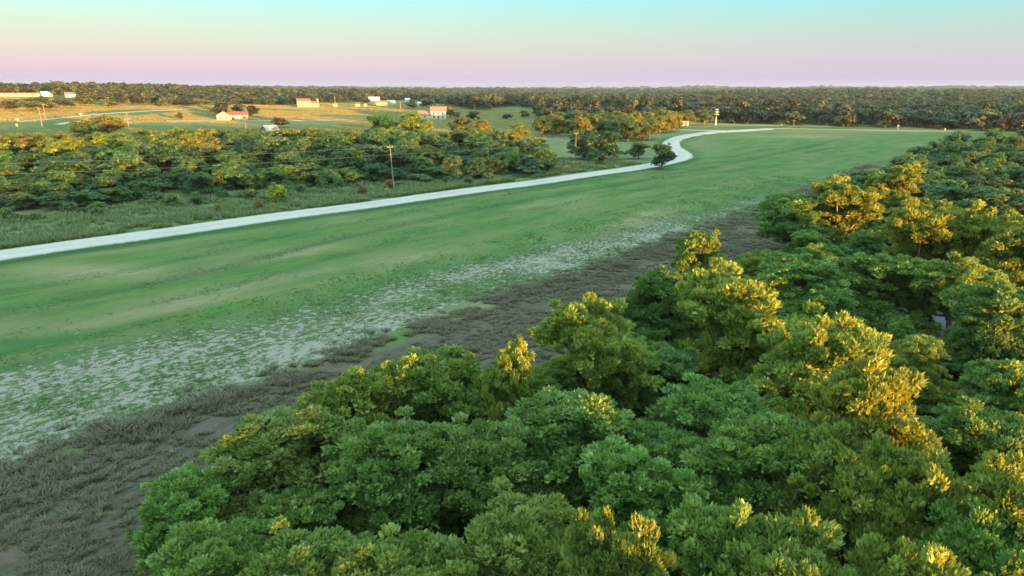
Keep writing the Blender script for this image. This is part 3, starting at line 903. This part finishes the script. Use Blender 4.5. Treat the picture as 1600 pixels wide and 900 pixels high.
# far clearings (small fields among the woods)
clear = ((vnoise(cand[:, 0] / 330, cand[:, 1] / 140, 41) > .55) & (dist > 600)) | ((vnoise(cand[:, 0] / 45, cand[:, 1] / 45, 43) > .5) & (dist > 420)) | ((cpx > 1540) & (cpy > 150.5) & (cpy < 154.5))
keep &= ~clear
cand = cand[keep]; zz = zz[keep]; dist = dist[keep]; cpx = cpx[keep]; cpy = cpy[keep]
# keep houses clear
HOUSE_PX = [(0, 151, 60), (74, 152, 16), (115, 153, 18), (482, 168, 26), (595, 163, 40), (640, 161, 20), (1062, 195, 26), (1223, 176, 8), (1252, 180, 8), (1570, 184, 10)]
ok = np.ones(len(cand), bool)
for hx, hy, hw in HOUSE_PX:
    ok &= ~((np.abs(cpx - hx) < hw) & (cpy > hy - 3.0) & (cpy < hy + 5))
cand = cand[ok]; zz = zz[ok]; dist = dist[ok]; cpx = cpx[ok]
inview = (cpx > -20) & (cpx < 1620)
order = np.argsort(np.where(inview, dist, 1e6))
singles = order[:120]
rest = order[120:]
for i in singles:
    x, y = cand[i, :2]
    left = cpx[i] < 830
    plant_tree(FAR[int(rng.integers(4))], 'oak_tree', float(x), float(y), float(rng.uniform(7.5, 11)), float(rng.uniform(4.8, 7)), float(rng.uniform(0, 6.28)),
               'bronze oak on the near edge of the far wood behind the left fields' if left else 'oak on the near edge of the far wood behind the mown grass', 'tree',
               'oaks edging the left fields' if left else 'oaks edging the far wood', (float(rng.uniform(.8, 1.3)), 1, float(rng.uniform(.8, 1.1))))

def wood_group():
    ng = bpy.data.node_groups.new('scatter_trees', 'GeometryNodeTree')
    ng.interface.new_socket('Geometry', in_out='INPUT', socket_type='NodeSocketGeometry')
    ng.interface.new_socket('Geometry', in_out='OUTPUT', socket_type='NodeSocketGeometry')
    return ng

def scatter(name, P, rot, scl, idx, protos, label, cat):
    """one object that sets instances of the prototype meshes on its points"""
    me = bpy.data.meshes.new(name)
    me.vertices.add(len(P)); me.vertices.foreach_set('co', np.asarray(P, np.float32).ravel())
    a = me.attributes.new('rz', 'FLOAT', 'POINT'); a.data.foreach_set('value', np.asarray(rot, np.float32))
    a = me.attributes.new('scl', 'FLOAT_VECTOR', 'POINT'); a.data.foreach_set('vector', np.asarray(scl, np.float32).ravel())
    a = me.attributes.new('idx', 'INT', 'POINT'); a.data.foreach_set('value', np.asarray(idx, np.int32))
    o = obj(name, me)
    ng = wood_group()
    gi = N(ng, 'NodeGroupInput'); go = N(ng, 'NodeGroupOutput')
    io = N(ng, 'GeometryNodeInstanceOnPoints'); io.inputs['Pick Instance'].default_value = True
    jn = N(ng, 'GeometryNodeJoinGeometry')
    for p in reversed(protos):
        oi = N(ng, 'GeometryNodeObjectInfo'); oi.inputs['Object'].default_value = p; oi.inputs['As Instance'].default_value = True
        ng.links.new(oi.outputs['Geometry'], jn.inputs[0])
    ng.links.new(gi.outputs[0], io.inputs['Points']); ng.links.new(jn.outputs[0], io.inputs['Instance'])
    def attr(nm, ty):
        x = N(ng, 'GeometryNodeInputNamedAttribute', data_type=ty); x.inputs['Name'].default_value = nm
        return [s for s in x.outputs if s.enabled and s.name == 'Attribute'][0]
    cx = N(ng, 'ShaderNodeCombineXYZ'); ng.links.new(attr('rz', 'FLOAT'), cx.inputs['Z'])
    ng.links.new(attr('idx', 'INT'), io.inputs['Instance Index'])
    ng.links.new(cx.outputs[0], io.inputs['Rotation']); ng.links.new(attr('scl', 'FLOAT_VECTOR'), io.inputs['Scale'])
    ng.links.new(io.outputs[0], go.inputs[0])
    md = o.modifiers.new('scatter', 'NODES'); md.node_group = ng
    return tag(o, label, cat, kind='stuff')

far_crowns = []
seen = set()
for o in sc.objects:
    if o.type == 'MESH' and o.name.startswith('crown') and o.data in [k['crown'] for k in FAR] and o.data.name not in seen:
        seen.add(o.data.name); far_crowns.append(o)
n = len(rest)
sp = cand[rest, 2] / 9.6
hs = rng.uniform(.8, 1.4, n) * (1.05 + .35 * vnoise(cand[rest, 0] / 75, cand[rest, 1] / 75, 81) + .35 * vnoise(cand[rest, 0] / 240, cand[rest, 1] / 240, 82)) * (1 + .16 * (sp - 1))
ws = rng.uniform(.85, 1.35, n) * (1 + .72 * (sp - 1))
scatter('far_woodland', np.c_[cand[rest, 0], cand[rest, 1], zz[rest] - .3], rng.uniform(0, 6.28, n), np.c_[ws, ws, hs], rng.integers(0, len(far_crowns), n), far_crowns,
        'rolling oak woodland covering the land out to the horizon', 'woodland')
# wood on the rise behind the camera, whose shade lies over the dam
tt, ss = np.meshgrid(np.arange(-260, -118, 5.5), np.arange(-160, 820, 5.5))
tt = tt.ravel() + rng.uniform(-2, 2, tt.size); ss = ss.ravel() + rng.uniform(-2, 2, ss.size)
bx_ = -tt * math.sin(SUN_AZ) + ss * math.cos(SUN_AZ); by_ = tt * math.cos(SUN_AZ) + ss * math.sin(SUN_AZ)
n = len(bx_); s_ = rng.uniform(.75, 1.02, n)
scatter('woodland', np.c_[bx_, by_, Z(bx_, by_) - .3], rng.uniform(0, 6.28, n), np.c_[s_, s_, s_ * .98], rng.integers(0, len(far_crowns), n), far_crowns,
        'unseen oak wood behind the camera that casts the shade over the dam', 'woodland')

# ------------------------------------------------------------------ rough grass tufts
def tuft_mesh(name, seed, h, n, mat):
    r = np.random.default_rng(seed)
    V = []; T = []
    tone = []
    for k in range(n):
        a = r.uniform(0, 6.28); q = r.uniform(0, .22) ; lean = r.uniform(.1, .7) * h; hh = h * r.uniform(.5, 1.1); wd = .035
        c, s = math.cos(a), math.sin(a)
        b = len(V)
        V += [(q * c - wd * s, q * s + wd * c, 0), (q * c + wd * s, q * s - wd * c, 0), ((q + lean) * c, (q + lean) * s, hh)]
        T.append((b, b + 1, b + 2)); tone += [r.uniform()] * 3
    return tri_mesh(name, V, T, mat, False, dict(tone=tone))
M['grass'] = leaf_mat('rough_grass_blade', (.070, .075, .036), (.200, .165, .100), trans=(.2, .2, .08), tfac=.25)
M['vgrass'] = leaf_mat('verge_grass_blade', (.085, .155, .050), (.250, .310, .120), trans=(.2, .25, .1), tfac=.25)
M['mown'] = leaf_mat('grass_blade', (.055, .145, .038), (.150, .255, .075), trans=(.15, .3, .05), tfac=.25)

def proto(name, me):
    return bpy.data.objects.new(name, me)       # only a source for the scatter, stands nowhere itself

g_pro = [proto('grass_tuft', tuft_mesh('grass_tuft', k, .55, 26, M['grass'])) for k in range(3)]
v_pro = [proto('grass_tuft', tuft_mesh('verge_tuft', 20 + k, .55, 20, M['vgrass'])) for k in range(3)]
m_pro = [proto('grass_tuft', tuft_mesh('mown_tuft', 10 + k, .16, 14, M['mown'])) for k in range(2)]

toe_line = polyline([at(*p) for p in [(-120, 822), (0, 762), (130, 695), (300, 640), (450, 590), (640, 525), (800, 462), (960, 410), (1130, 350), (1250, 306), (1400, 240)]], 4)
toe_a = (toe_line - A0) @ AX; toe_c = (toe_line - A0) @ AC
o_ = np.argsort(toe_a); toe_a = toe_a[o_]; toe_c = toe_c[o_]

def strip_points(n, side):
    if side == 'heath':
        al = rng.uniform(-75, 125, n); off = rng.uniform(0, 1, n) ** 1.1 * 26
        ac = np.interp(al, toe_a, toe_c) + off - 1
    elif side == 'edge':
        al = rng.uniform(-75, 190, n)
        ac = np.interp(al, toe_a, toe_c) + rng.normal(0, 1.3, n)
    elif side == 'verge':
        al = rng.uniform(-80, 150, n); ac = -rng.uniform(0, 1, n) ** 1.5 * 26 - 4.2
    elif side == 'sand':
        al = rng.uniform(-75, 150, n); ac = np.interp(al, toe_a, toe_c) - rng.uniform(0, 1, n) ** 1.6 * 20
    else:
        al = rng.uniform(-75, 265, n); ac = rng.uniform(0, 1, n) * np.interp(al, toe_a, toe_c)
    x = A0[0] + al * AX[0] + ac * AC[0]; y = A0[1] + al * AX[1] + ac * AC[1]
    return x, y

def tufts(name, n, side, lo, hi, protos, label, zs=1.0):
    x, y = strip_points(n, side)
    clump = vnoise(x / 3.2, y / 3.2, 51) + .5 * vnoise(x / 1.1, y / 1.1, 52)
    k = clump > (-.45 if side != 'sand' else -.4)
    if side == 'verge': k = clump > -.5
    x = x[k]; y = y[k]; clump = clump[k]
    dr = dist_line(x, y, road_mid[::3]); k = dr > 3.6
    x = x[k]; y = y[k]; clump = clump[k]; n = len(x)
    s = rng.uniform(lo, hi, n) * (1 + .5 * np.clip(clump, 0, 1))
    return scatter(name, np.c_[x, y, Z(x, y) - .02], rng.uniform(0, 6.28, n), np.c_[s * 1.3, s * 1.3, s * zs], rng.integers(0, len(protos), n), protos, label, 'grass')

tufts('heath_grass', 44000, 'heath', .35, .85, g_pro, 'rough grey brown grass and weeds along the foot of the slope', .5)
tufts('toe_grass', 5000, 'edge', .5, 1.2, g_pro, 'line of longer grass where the mowing stops', .5)
tufts('verge_grass', 16000, 'verge', .7, 1.7, v_pro, 'tall rough grass between the gravel road and the tree belt')
tufts('lawn_grass', 90000, 'lawn', .35, .70, m_pro, 'short mown grass on the slope of the dam', .5)
tufts('sand_grass', 40000, 'sand', .35, .75, m_pro, 'short grass clumps among the bare sandy flecks')

def patch_mesh(name, seed, size, n, h, wd, mat):
    r = np.random.default_rng(seed); V = []; T = []; tone = []
    for k in range(n):
        x, y = r.uniform(-size, size, 2); a = r.uniform(0, 6.28); hh = h * r.uniform(.5, 1.2); le = r.uniform(.2, .9) * hh
        c, s_ = math.cos(a), math.sin(a); b = len(V)
        V += [(x - wd * s_, y + wd * c, 0), (x + wd * s_, y - wd * c, 0), (x + le * c, y + le * s_, hh)]
        T.append((b, b + 1, b + 2)); tone += [r.uniform()] * 3
    return tri_mesh(name, V, T, mat, False, dict(tone=tone))
M['straw'] = leaf_mat('field_grass_blade', (.165, .165, .045), (.460, .370, .120), trans=(.42, .35, .10), tfac=.3)
f_pro = [proto('field_grass', patch_mesh('field_grass', 70 + k, 2.0, 90, .34, .09, M['straw'])) for k in range(3)]
xx, yy = np.meshgrid(np.arange(-620, 60, 3.4), np.arange(230, 760, 3.4))
xx = xx.ravel() + rng.uniform(-1.5, 1.5, xx.size); yy = yy.ravel() + rng.uniform(-1.5, 1.5, yy.size)
zz_ = Z(xx, yy); fpx, fpy = pix(xx, yy, zz_)
k = (fpx > -60) & (fpx < 850) & (fpy > np.interp(fpx, ex, ey) - 3) & (fpy < np.interp(fpx, [-60, 400, 700, 800, 850], [222, 222, 218, 222, 225]))
for tr in FARM: k &= dist_line(xx, yy, tr) > 3.6
k &= vnoise(xx / 60, yy / 22, 61) > -.45
xx = xx[k]; yy = yy[k]; zz_ = zz_[k]; n = len(xx); s_ = rng.uniform(.6, 1.25, n)
scatter('field_grass', np.c_[xx, yy, zz_ - .02], rng.uniform(0, 6.28, n), np.c_[s_ * .5 + .6, s_ * .5 + .6, s_], rng.integers(0, 3, n), f_pro, 'sunlit rough grass of the fields on the left', 'grass')

# ------------------------------------------------------------------ buildings
def gable_roof(mb, x0, x1, y0, y1, z0, h, over=.45, th=.18, along='x'):
    """pitched roof slab pair with its ridge along x or y"""
    def put(p): return p if along == 'x' else (p[1], p[0], p[2])
    if along == 'y': x0, x1, y0, y1 = y0, y1, x0, x1
    ym = (y0 + y1) / 2
    dz = h * over / (ym - y0)
    for sgn in (0, 1):
        ye = y0 - over if sgn == 0 else y1 + over
        vs = [(x0 - over, ye, z0 - dz), (x1 + over, ye, z0 - dz), (x1 + over, ym, z0 + h), (x0 - over, ym, z0 + h)]
        vs = vs + [(a, b, c + th) for a, b, c in vs]
        mb.poly([put(v) for v in vs], [(0, 3, 2, 1), (4, 5, 6, 7), (0, 1, 5, 4), (1, 2, 6, 5), (2, 3, 7, 6), (3, 0, 4, 7)])

def gable_wall(mb, x0, x1, y0, y1, z0, z1, h, along='x'):
    """solid body with gable ends"""
    def put(p): return p if along == 'x' else (p[1], p[0], p[2])
    if along == 'y': x0, x1, y0, y1 = y0, y1, x0, x1
    ym = (y0 + y1) / 2
    vs = [(x0, y0, z0), (x1, y0, z0), (x1, y1, z0), (x0, y1, z0), (x0, y0, z1), (x1, y0, z1), (x1, y1, z1), (x0, y1, z1), (x0, ym, z1 + h), (x1, ym, z1 + h)]
    mb.poly([put(v) for v in vs], [(0, 3, 2, 1), (0, 1, 5, 4), (2, 3, 7, 6), (4, 5, 9, 8), (6, 7, 8, 9), (1, 2, 6, 9, 5), (3, 0, 4, 8, 7)])

def window(root, x, y, z, w_, h_, name='window', glass='glass'):
    fr = MB()
    t = .09
    fr.box(x - w_ / 2 - t, x + w_ / 2 + t, y - .07, y + .02, z + h_ / 2, z + h_ / 2 + t)
    fr.box(x - w_ / 2 - t, x + w_ / 2 + t, y - .10, y + .02, z - h_ / 2 - t, z - h_ / 2)
    fr.box(x - w_ / 2 - t, x - w_ / 2, y - .07, y + .02, z - h_ / 2, z + h_ / 2)
    fr.box(x + w_ / 2, x + w_ / 2 + t, y - .07, y + .02, z - h_ / 2, z + h_ / 2)
    fr.box(x - .03, x + .03, y - .065, y + .02, z - h_ / 2, z + h_ / 2)
    f = fr.build(name, M['white'], root)
    g = MB(); g.box(x - w_ / 2, x + w_ / 2, y - .03, y + .01, z - h_ / 2, z + h_ / 2)
    g.build('pane', M[glass], f)

def door(root, x, y, z0, w_=1.0, h_=2.1, mat='door'):
    d = MB(); d.box(x - w_ / 2, x + w_ / 2, y - .06, y + .01, z0, z0 + h_)
    o = d.build('door', M[mat], root)
    k = MB(); k.box(x + w_ * .32, x + w_ * .42, y - .13, y - .06, z0 + .95, z0 + 1.05); k.build('handle', M['greymetal'], o)

def site(name, px, py, rz, label, cat, group=None, dz=0.0):
    x, y = at(px, py)
    e = empty(name, (x, y, float(Z(x, y)) + dz), rz)
    tag(e, label, cat, group)
    return e, math.hypot(x, y)

def facing(px, extra=0.0):       # turn a front (-y) towards the camera, plus a twist
    return -math.atan2(px - 800, F * .9) + extra

# cream bungalow with a red roof
def bungalow():
    r, d = site('bungalow', 364, 187.5, facing(364, R_(-4)), 'cream bungalow with a red shingle roof and gabled front left wing', 'house')
    s = d * 47 / 1230
    hw = s / 2
    w1 = MB(); gable_wall(w1, -hw + 7, hw, 0, 7.5, -.8, 2.9, 1.6); w1.build('wall', M['cream'], r)
    w2 = MB(); gable_wall(w2, -hw, -hw + 7, -2.4, 7.4, -.8, 2.9, 1.9, 'y'); w2.build('wall', M['cream'], r)
    r1 = MB(); gable_roof(r1, -hw + 6, hw, 0, 7.5, 2.92, 1.6); r1.build('roof', M['redroof'], r)
    r2 = MB(); gable_roof(r2, -hw, -hw + 7, -2.4, 7.4, 2.95, 1.9, along='y'); r2.build('roof', M['redroof'], r)
    window(r, -hw + 2.0, -2.4, 1.5, 1.2, 1.3); window(r, -hw + 5.0, -2.4, 1.5, 1.2, 1.3)
    window(r, hw - 2, 0, 1.6, 1.3, 1.2); window(r, hw - 4.6, 0, 1.6, 1.3, 1.2)
    door(r, -hw + 8.6, 0, -.1, 1.2, 2.2)
    g = MB(); g.box(-hw + 9.8, -hw + 12.6, -.06, .02, -.1, 2.2); g.build('garage_door', M['white'], r)
    p = MB()
    for x in (-hw + 7.6, -hw + 10.4): p.box(x - .1, x + .1, -2.0, -1.8, -.4, 2.5)
    p.build('porch_post', M['white'], r)
bungalow()

def two_storey():
    r, d = site('farmhouse', 482, 167.5, facing(482, R_(6)), 'two storey cream house with dark roof, lower right wing and white chimney', 'house')
    s = d * 34 / 1200; hw = s / 2
    b = MB(); gable_wall(b, -hw, hw * .22, 0, 8, -.8, 5.0, 1.9); b.build('wall', M['cream'], r)
    b = MB(); gable_wall(b, hw * .22, hw, .8, 7.4, -.8, 3.2, 1.5); b.build('wall', M['cream'], r)
    q = MB(); gable_roof(q, -hw, hw * .22, 0, 8, 5.02, 1.9); q.build('roof', M['brownroof'], r)
    q = MB(); gable_roof(q, hw * .26, hw, .8, 7.4, 3.22, 1.5); rf = q.build('roof', M['brownroof'], r)
    c = MB(); c.box(hw - .9, hw + .1, 2.6, 3.8, 2.0, 6.2); c.box(hw - 1.0, hw + .2, 2.5, 3.9, 6.2, 6.4); c.build('chimney', M['white'], rf)
    for x in (-hw + 1.6, -hw * .45, -hw * .05):
        window(r, x, 0, 3.9, 1.1, 1.2); window(r, x, 0, 1.4, 1.1, 1.3)
    window(r, hw * .75, .8, 1.6, 1.3, 1.2); door(r, hw * .42, .8, -.1)
    p = MB(); p.box(-hw + .5, hw * .2, -1.9, -.06, 2.45, 2.6); p.build('porch_roof', M['brownroof'], r)
    for x in (-hw + .7, -hw * .35, hw * .15):
        k = MB(); k.box(x - .09, x + .09, -1.8, -1.62, -.4, 2.45); k.build('porch_post', M['white'], r)
two_storey()

def rose_house():
    r, d = site('farmhouse', 685, 186, facing(685, R_(-3)), 'tall pale house with rose shingle roof and lower left wing, behind the lime green tree', 'house')
    k = d / 1130
    x0, x1 = -12 * k, 12 * k
    b = MB(); gable_wall(b, x0, x1, 0, 8.5, -.8, 5.2, 2.5); b.build('wall', M['white'], r)
    b = MB(); gable_wall(b, x0 - 20 * k, x0, 1.2, 8, -.8, 2.9, 2.2); b.build('wall', M['white'], r)
    q = MB(); gable_roof(q, x0, x1, 0, 8.5, 5.22, 2.5); q.build('roof', M['roseroof'], r)
    q = MB(); gable_roof(q, x0 - 20 * k, x0 - .5, 1.2, 8, 2.92, 2.2); q.build('roof', M['roseroof'], r)
    for x in (-7 * k, 0, 7 * k):
        window(r, x, 0, 3.9, 1.1, 1.3)
    window(r, -7 * k, 0, 1.3, 1.2, 1.3); window(r, 7 * k, 0, 1.3, 1.2, 1.3); door(r, 0, 0, -.1)
    window(r, x0 - 10 * k, 1.2, 1.5, 1.2, 1.1)
rose_house()

def low_house(name, px, py, wpx, wall, roof, label, hw_=2.7, rh=1.5, dep=8, nwin=3, extra=0, cat='house', group=None, open_front=False):
    r, d = site(name, px, py, facing(px, extra), label, cat, group)
    s = d * wpx / 1200; hw = s / 2
    b = MB(); gable_wall(b, -hw, hw, 0, dep, -.8, hw_, rh); b.build('wall', M[wall], r)
    q = MB(); gable_roof(q, -hw, hw, 0, dep, hw_ + .02, rh, .35); q.build('roof', M[roof], r)
    for i in range(nwin):
        x = -hw + s * (i + .6) / (nwin + .6)
        window(r, x, 0, 1.5, min(1.3, s / nwin * .4), 1.1)
    if nwin: door(r, hw - s * .12, 0, -.1, min(1.0, s * .2))
    else:
        g = MB(); g.box(-s * .22, s * .22, -.06, .02, -.1, min(2.4, hw_ - .2)); g.build('barn_door', M['greymetal'], r)
    return r

low_house('long_house', 14, 150.5, 72, 'pink', 'roseroof', 'long low building with rose roof, at the left edge under the ridge wood', 1.9, .8, 8, 6)
low_house('house', 74, 151, 13, 'white', 'metalroof', 'small pale roofed house right of the long low building on the left ridge', 2.6, 1.5, 8, 2)
low_house('house', 115, 152, 20, 'cream', 'roseroof', 'small sunlit peach house below the left ridge wood, right of the pale roofed one', 2.6, 1.5, 8, 2)
low_house('barn', 585, 161.5, 18, 'white', 'metalroof', 'white barn with pale metal roof behind the orange roofed house', 4.6, 2.0, 14, 0, cat='barn')
low_house('house', 594, 165, 24, 'pink', 'roseroof', 'long tan house with a rose roof in front of the white barn', 2.8, 1.5, 8, 3)
low_house('house', 611, 163.5, 14, 'white', 'greymetal', 'small white house at the right end of the tan house', 2.8, 1.5, 8, 2)
low_house('house', 637, 161, 8, 'white', 'metalroof', 'white gabled cottage half hidden by trees right of the farm buildings', 3.2, 2.2, 8, 1)
low_house('shed', 656, 166, 7, 'white', 'metalroof', 'small pale shed beside the dark blue green tree', 2.8, 1.2, 6, 0, cat='shed')
low_house('shed', 559, 166.5, 7, 'cream', 'redroof', 'small cream shed standing alone in the field left of the farm', 2.4, 1.0, 4, 0, cat='shed')
low_house('shed', 571, 166.5, 5, 'pink', 'brownroof', 'small tan shed next to the round green tree left of the barn', 2.2, .9, 4, 0, cat='shed')
low_house('shed', 524, 166.5, 6, 'cream', 'roseroof', 'tiny sunlit shed in the field right of the two storey house', 2.0, .8, 3, 0, cat='shed')
low_house('barn', 430, 217, 20, 'wood', 'greymetal', 'tin roofed barn half hidden in the back of the tree belt', 2.6, 2.6, 10, 0, R_(18), cat='barn')
low_house('cabin', 1060, 196.5, 32, 'cream', 'brownroof', 'sunlit yellow wall of a cabin under the oaks by the dirt track', 2.6, 1.2, 7, 3)
low_house('house', 1224, 176, 9, 'white', 'metalroof', 'pale roofed house, left one of two in the wood beyond the mown grass', 5.4, 2.2, 9, 1)
low_house('house', 1252, 179, 7, 'white', 'metalroof', 'pale roofed house, right one of two in the wood beyond the mown grass', 5.0, 2.0, 8, 1)
low_house('house', 1572, 184, 9, 'white', 'metalroof', 'pale roofed house in the far wood at the right edge', 6.0, 2.0, 9, 1)
low_house('house', 1064, 160.5, 2.4, 'white', 'metalroof', 'tiny white house in the far wood above the road bend', 5.5, 2.0, 7, 1)

# ------------------------------------------------------------------ poles, wires, siren, posts
POLES = {}
def utility_pole(key, px, py_foot, py_top, label, arm=1.6, lean=0.0, group='utility poles'):
    x, y = at(px, py_foot)
    r, d = site('utility_pole', px, py_foot, facing(px), label, 'pole', group)
    z0 = float(Z(x, y)); v = ray(px, py_top); k = math.hypot(x, y) / math.hypot(v[0], v[1])
    H = CAM_Z + v[2] * k - z0
    rad = max(.13, d * .0006)
    m = MB(); m.tube([(0, 0, -.5), (lean * .5, 0, H * .5), (lean, 0, H)], [rad, rad * .85, rad * .7], 9); m.build('pole', M['wood'], r, True)
    a = MB(); a.box(lean - arm / 2, lean + arm / 2, -rad - .08, -rad + .02, H - .55, H - .42); a.build('crossarm', M['wood'], r)
    for dx in (-arm / 2 + .1, arm / 2 - .1):
        i_ = MB(); i_.tube([(lean + dx, -rad, H - .42), (lean + dx, -rad, H - .30), (lean + dx, -rad, H - .22)], [.05, .07, .03], 6); i_.build('insulator', M['greymetal'], r, True)
    POLES[key] = (x, y, z0 + H)
utility_pole('a', 616, 299, 226, 'leaning weathered utility pole at the edge of the tree belt by the gravel road', 1.2, -.45)
utility_pole('b', 899, 253, 206, 'grey utility pole on the left side of the dark tree clump', 1.2)
utility_pole('c', 66, 198, 168, 'sunlit utility pole in the left field, the taller one near the farm track', 1.4)
utility_pole('d', 71, 184, 162, 'slim utility pole behind the taller one in the left field', 1.2)
utility_pole('e', 201, 198, 176, 'sunlit utility pole in the field above the golden belt trees', 1.2)
utility_pole('f', 386, 214, 184, 'pale utility pole in front of the right end of the cream bungalow', 1.2)
utility_pole('g', 756, 208, 190, 'pale thick utility pole rising out of the warm brown trees', 1.2)
utility_pole('h', 626, 171, 158, 'distant utility pole in the field left of the rose roofed house', 1.2)
utility_pole('i', 742, 174, 161, 'distant utility pole at the wood edge right of the rose roofed house', 1.2)
utility_pole('j', 524, 168, 151, 'dark distant utility pole against the far trees right of the two storey house', 1.2)

def wire(p, q, dz, sag, label, rad=.006):
    mb = MB(); pts = []
    for i in range(25):
        t = i / 24
        pts.append((p[0] + (q[0] - p[0]) * t, p[1] + (q[1] - p[1]) * t, p[2] + (q[2] - p[2]) * t + dz - sag * 4 * t * (1 - t)))
    mb.tube(pts, rad, 4, False)
    tag(mb.build('power_line', M['wire'], None, True), label, 'power line', 'wires between the poles')
pa, pb = POLES['a'], POLES['b']
wx, wy = at(-90, 352)
pz = (wx, wy, float(Z(wx, wy)) + pa[2] - float(Z(pa[0], pa[1])))
wire(pz, pa, -.25, .5, 'upper wire running left from the leaning pole across the tree belt')
wire(pz, pa, -1.9, .5, 'lower wire running left from the leaning pole across the tree belt')
wire(pa, pb, -.25, .7, 'upper wire between the leaning pole and the grey pole')
wire(pa, pb, -1.9, .7, 'lower wire between the leaning pole and the grey pole')

def siren():
    r, d = site('siren_tower', 1118, 195.5, 0, 'white warning pole with three stacked pale discs at the edge of the far wood', 'siren')
    H = d * 23.5 / 1110
    m = MB(); m.tube([(0, 0, -.4), (0, 0, H * .55)], [.36, .30], 10); m.build('pole', M['white'], r, True)
    m = MB(); m.tube([(0, 0, H * .55), (0, 0, H)], [.22, .20], 8); m.build('mast', M['greymetal'], r, True)
    for z_, rad in ((H * .68, 1.5), (H * .82, 1.35), (H * .97, 1.1)):
        m = MB(); m.tube([(0, 0, z_ - .25), (0, 0, z_ - .12), (0, 0, z_ + .12), (0, 0, z_ + .42)], [.3, rad, rad, .3], 14); m.build('disc', M['cream'], r)
siren()

def post(px, py, h, mat, label, wd=.35, name='marker_post'):
    r, d = site(name, px, py, 0, label, 'post', 'marker posts')
    m = MB(); m.tube([(0, 0, -.3), (0, 0, h)], [wd / 2, wd / 2.2], 8); m.build('post', M[mat], r, True)
    c = MB(); c.box(-wd * .9, wd * .9, -wd / 2 - .08, -wd / 2 - .02, h * .62, h * .98); c.build('plate', M[mat], r)
post(1402, 203, 2.6, 'wood', 'sunlit tan marker post on the far crest of the mown grass', .6)
post(1476, 205, 1.3, 'white', 'short white marker post at the right end of the crest track')
post(1340, 194, 1.6, 'white', 'white marker post at the wood edge right of the siren pole')
post(28, 189, 1.2, 'white', 'white marker at the left end of the farm track', .9)
post(127, 181, 1.4, 'white', 'white marker beside the middle of the farm track', .8)
post(97, 187, 1.5, 'cream', 'small cream marker in the grass between the two farm tracks', .5)
post(27, 197, 1.0, 'cream', 'small cream marker below the left end of the farm track', .6)
post(1221, 197, 1.2, 'wood', 'small dark tan post at the start of the crest track', .5)

# ------------------------------------------------------------------ air
def haze():
    mb = MB(); mb.box(-7300, 7300, -7300, 7300, -14, 75)
    m = bpy.data.materials.new('air'); m.use_nodes = True
    n = m.node_tree; n.nodes.clear()
    o = N(n, 'ShaderNodeOutputMaterial'); v = N(n, 'ShaderNodeVolumePrincipled')
    v.inputs['Color'].default_value = (.50, .76, 1.0, 1); v.inputs['Density'].default_value = HAZE
    v.inputs['Anisotropy'].default_value = 0.0
    n.links.new(v.outputs[0], o.inputs['Volume'])
    b = mb.build('haze', m); tag(b, 'thin pale air over the whole landscape', 'haze', kind='stuff')
HAZE = 0.00005
haze()
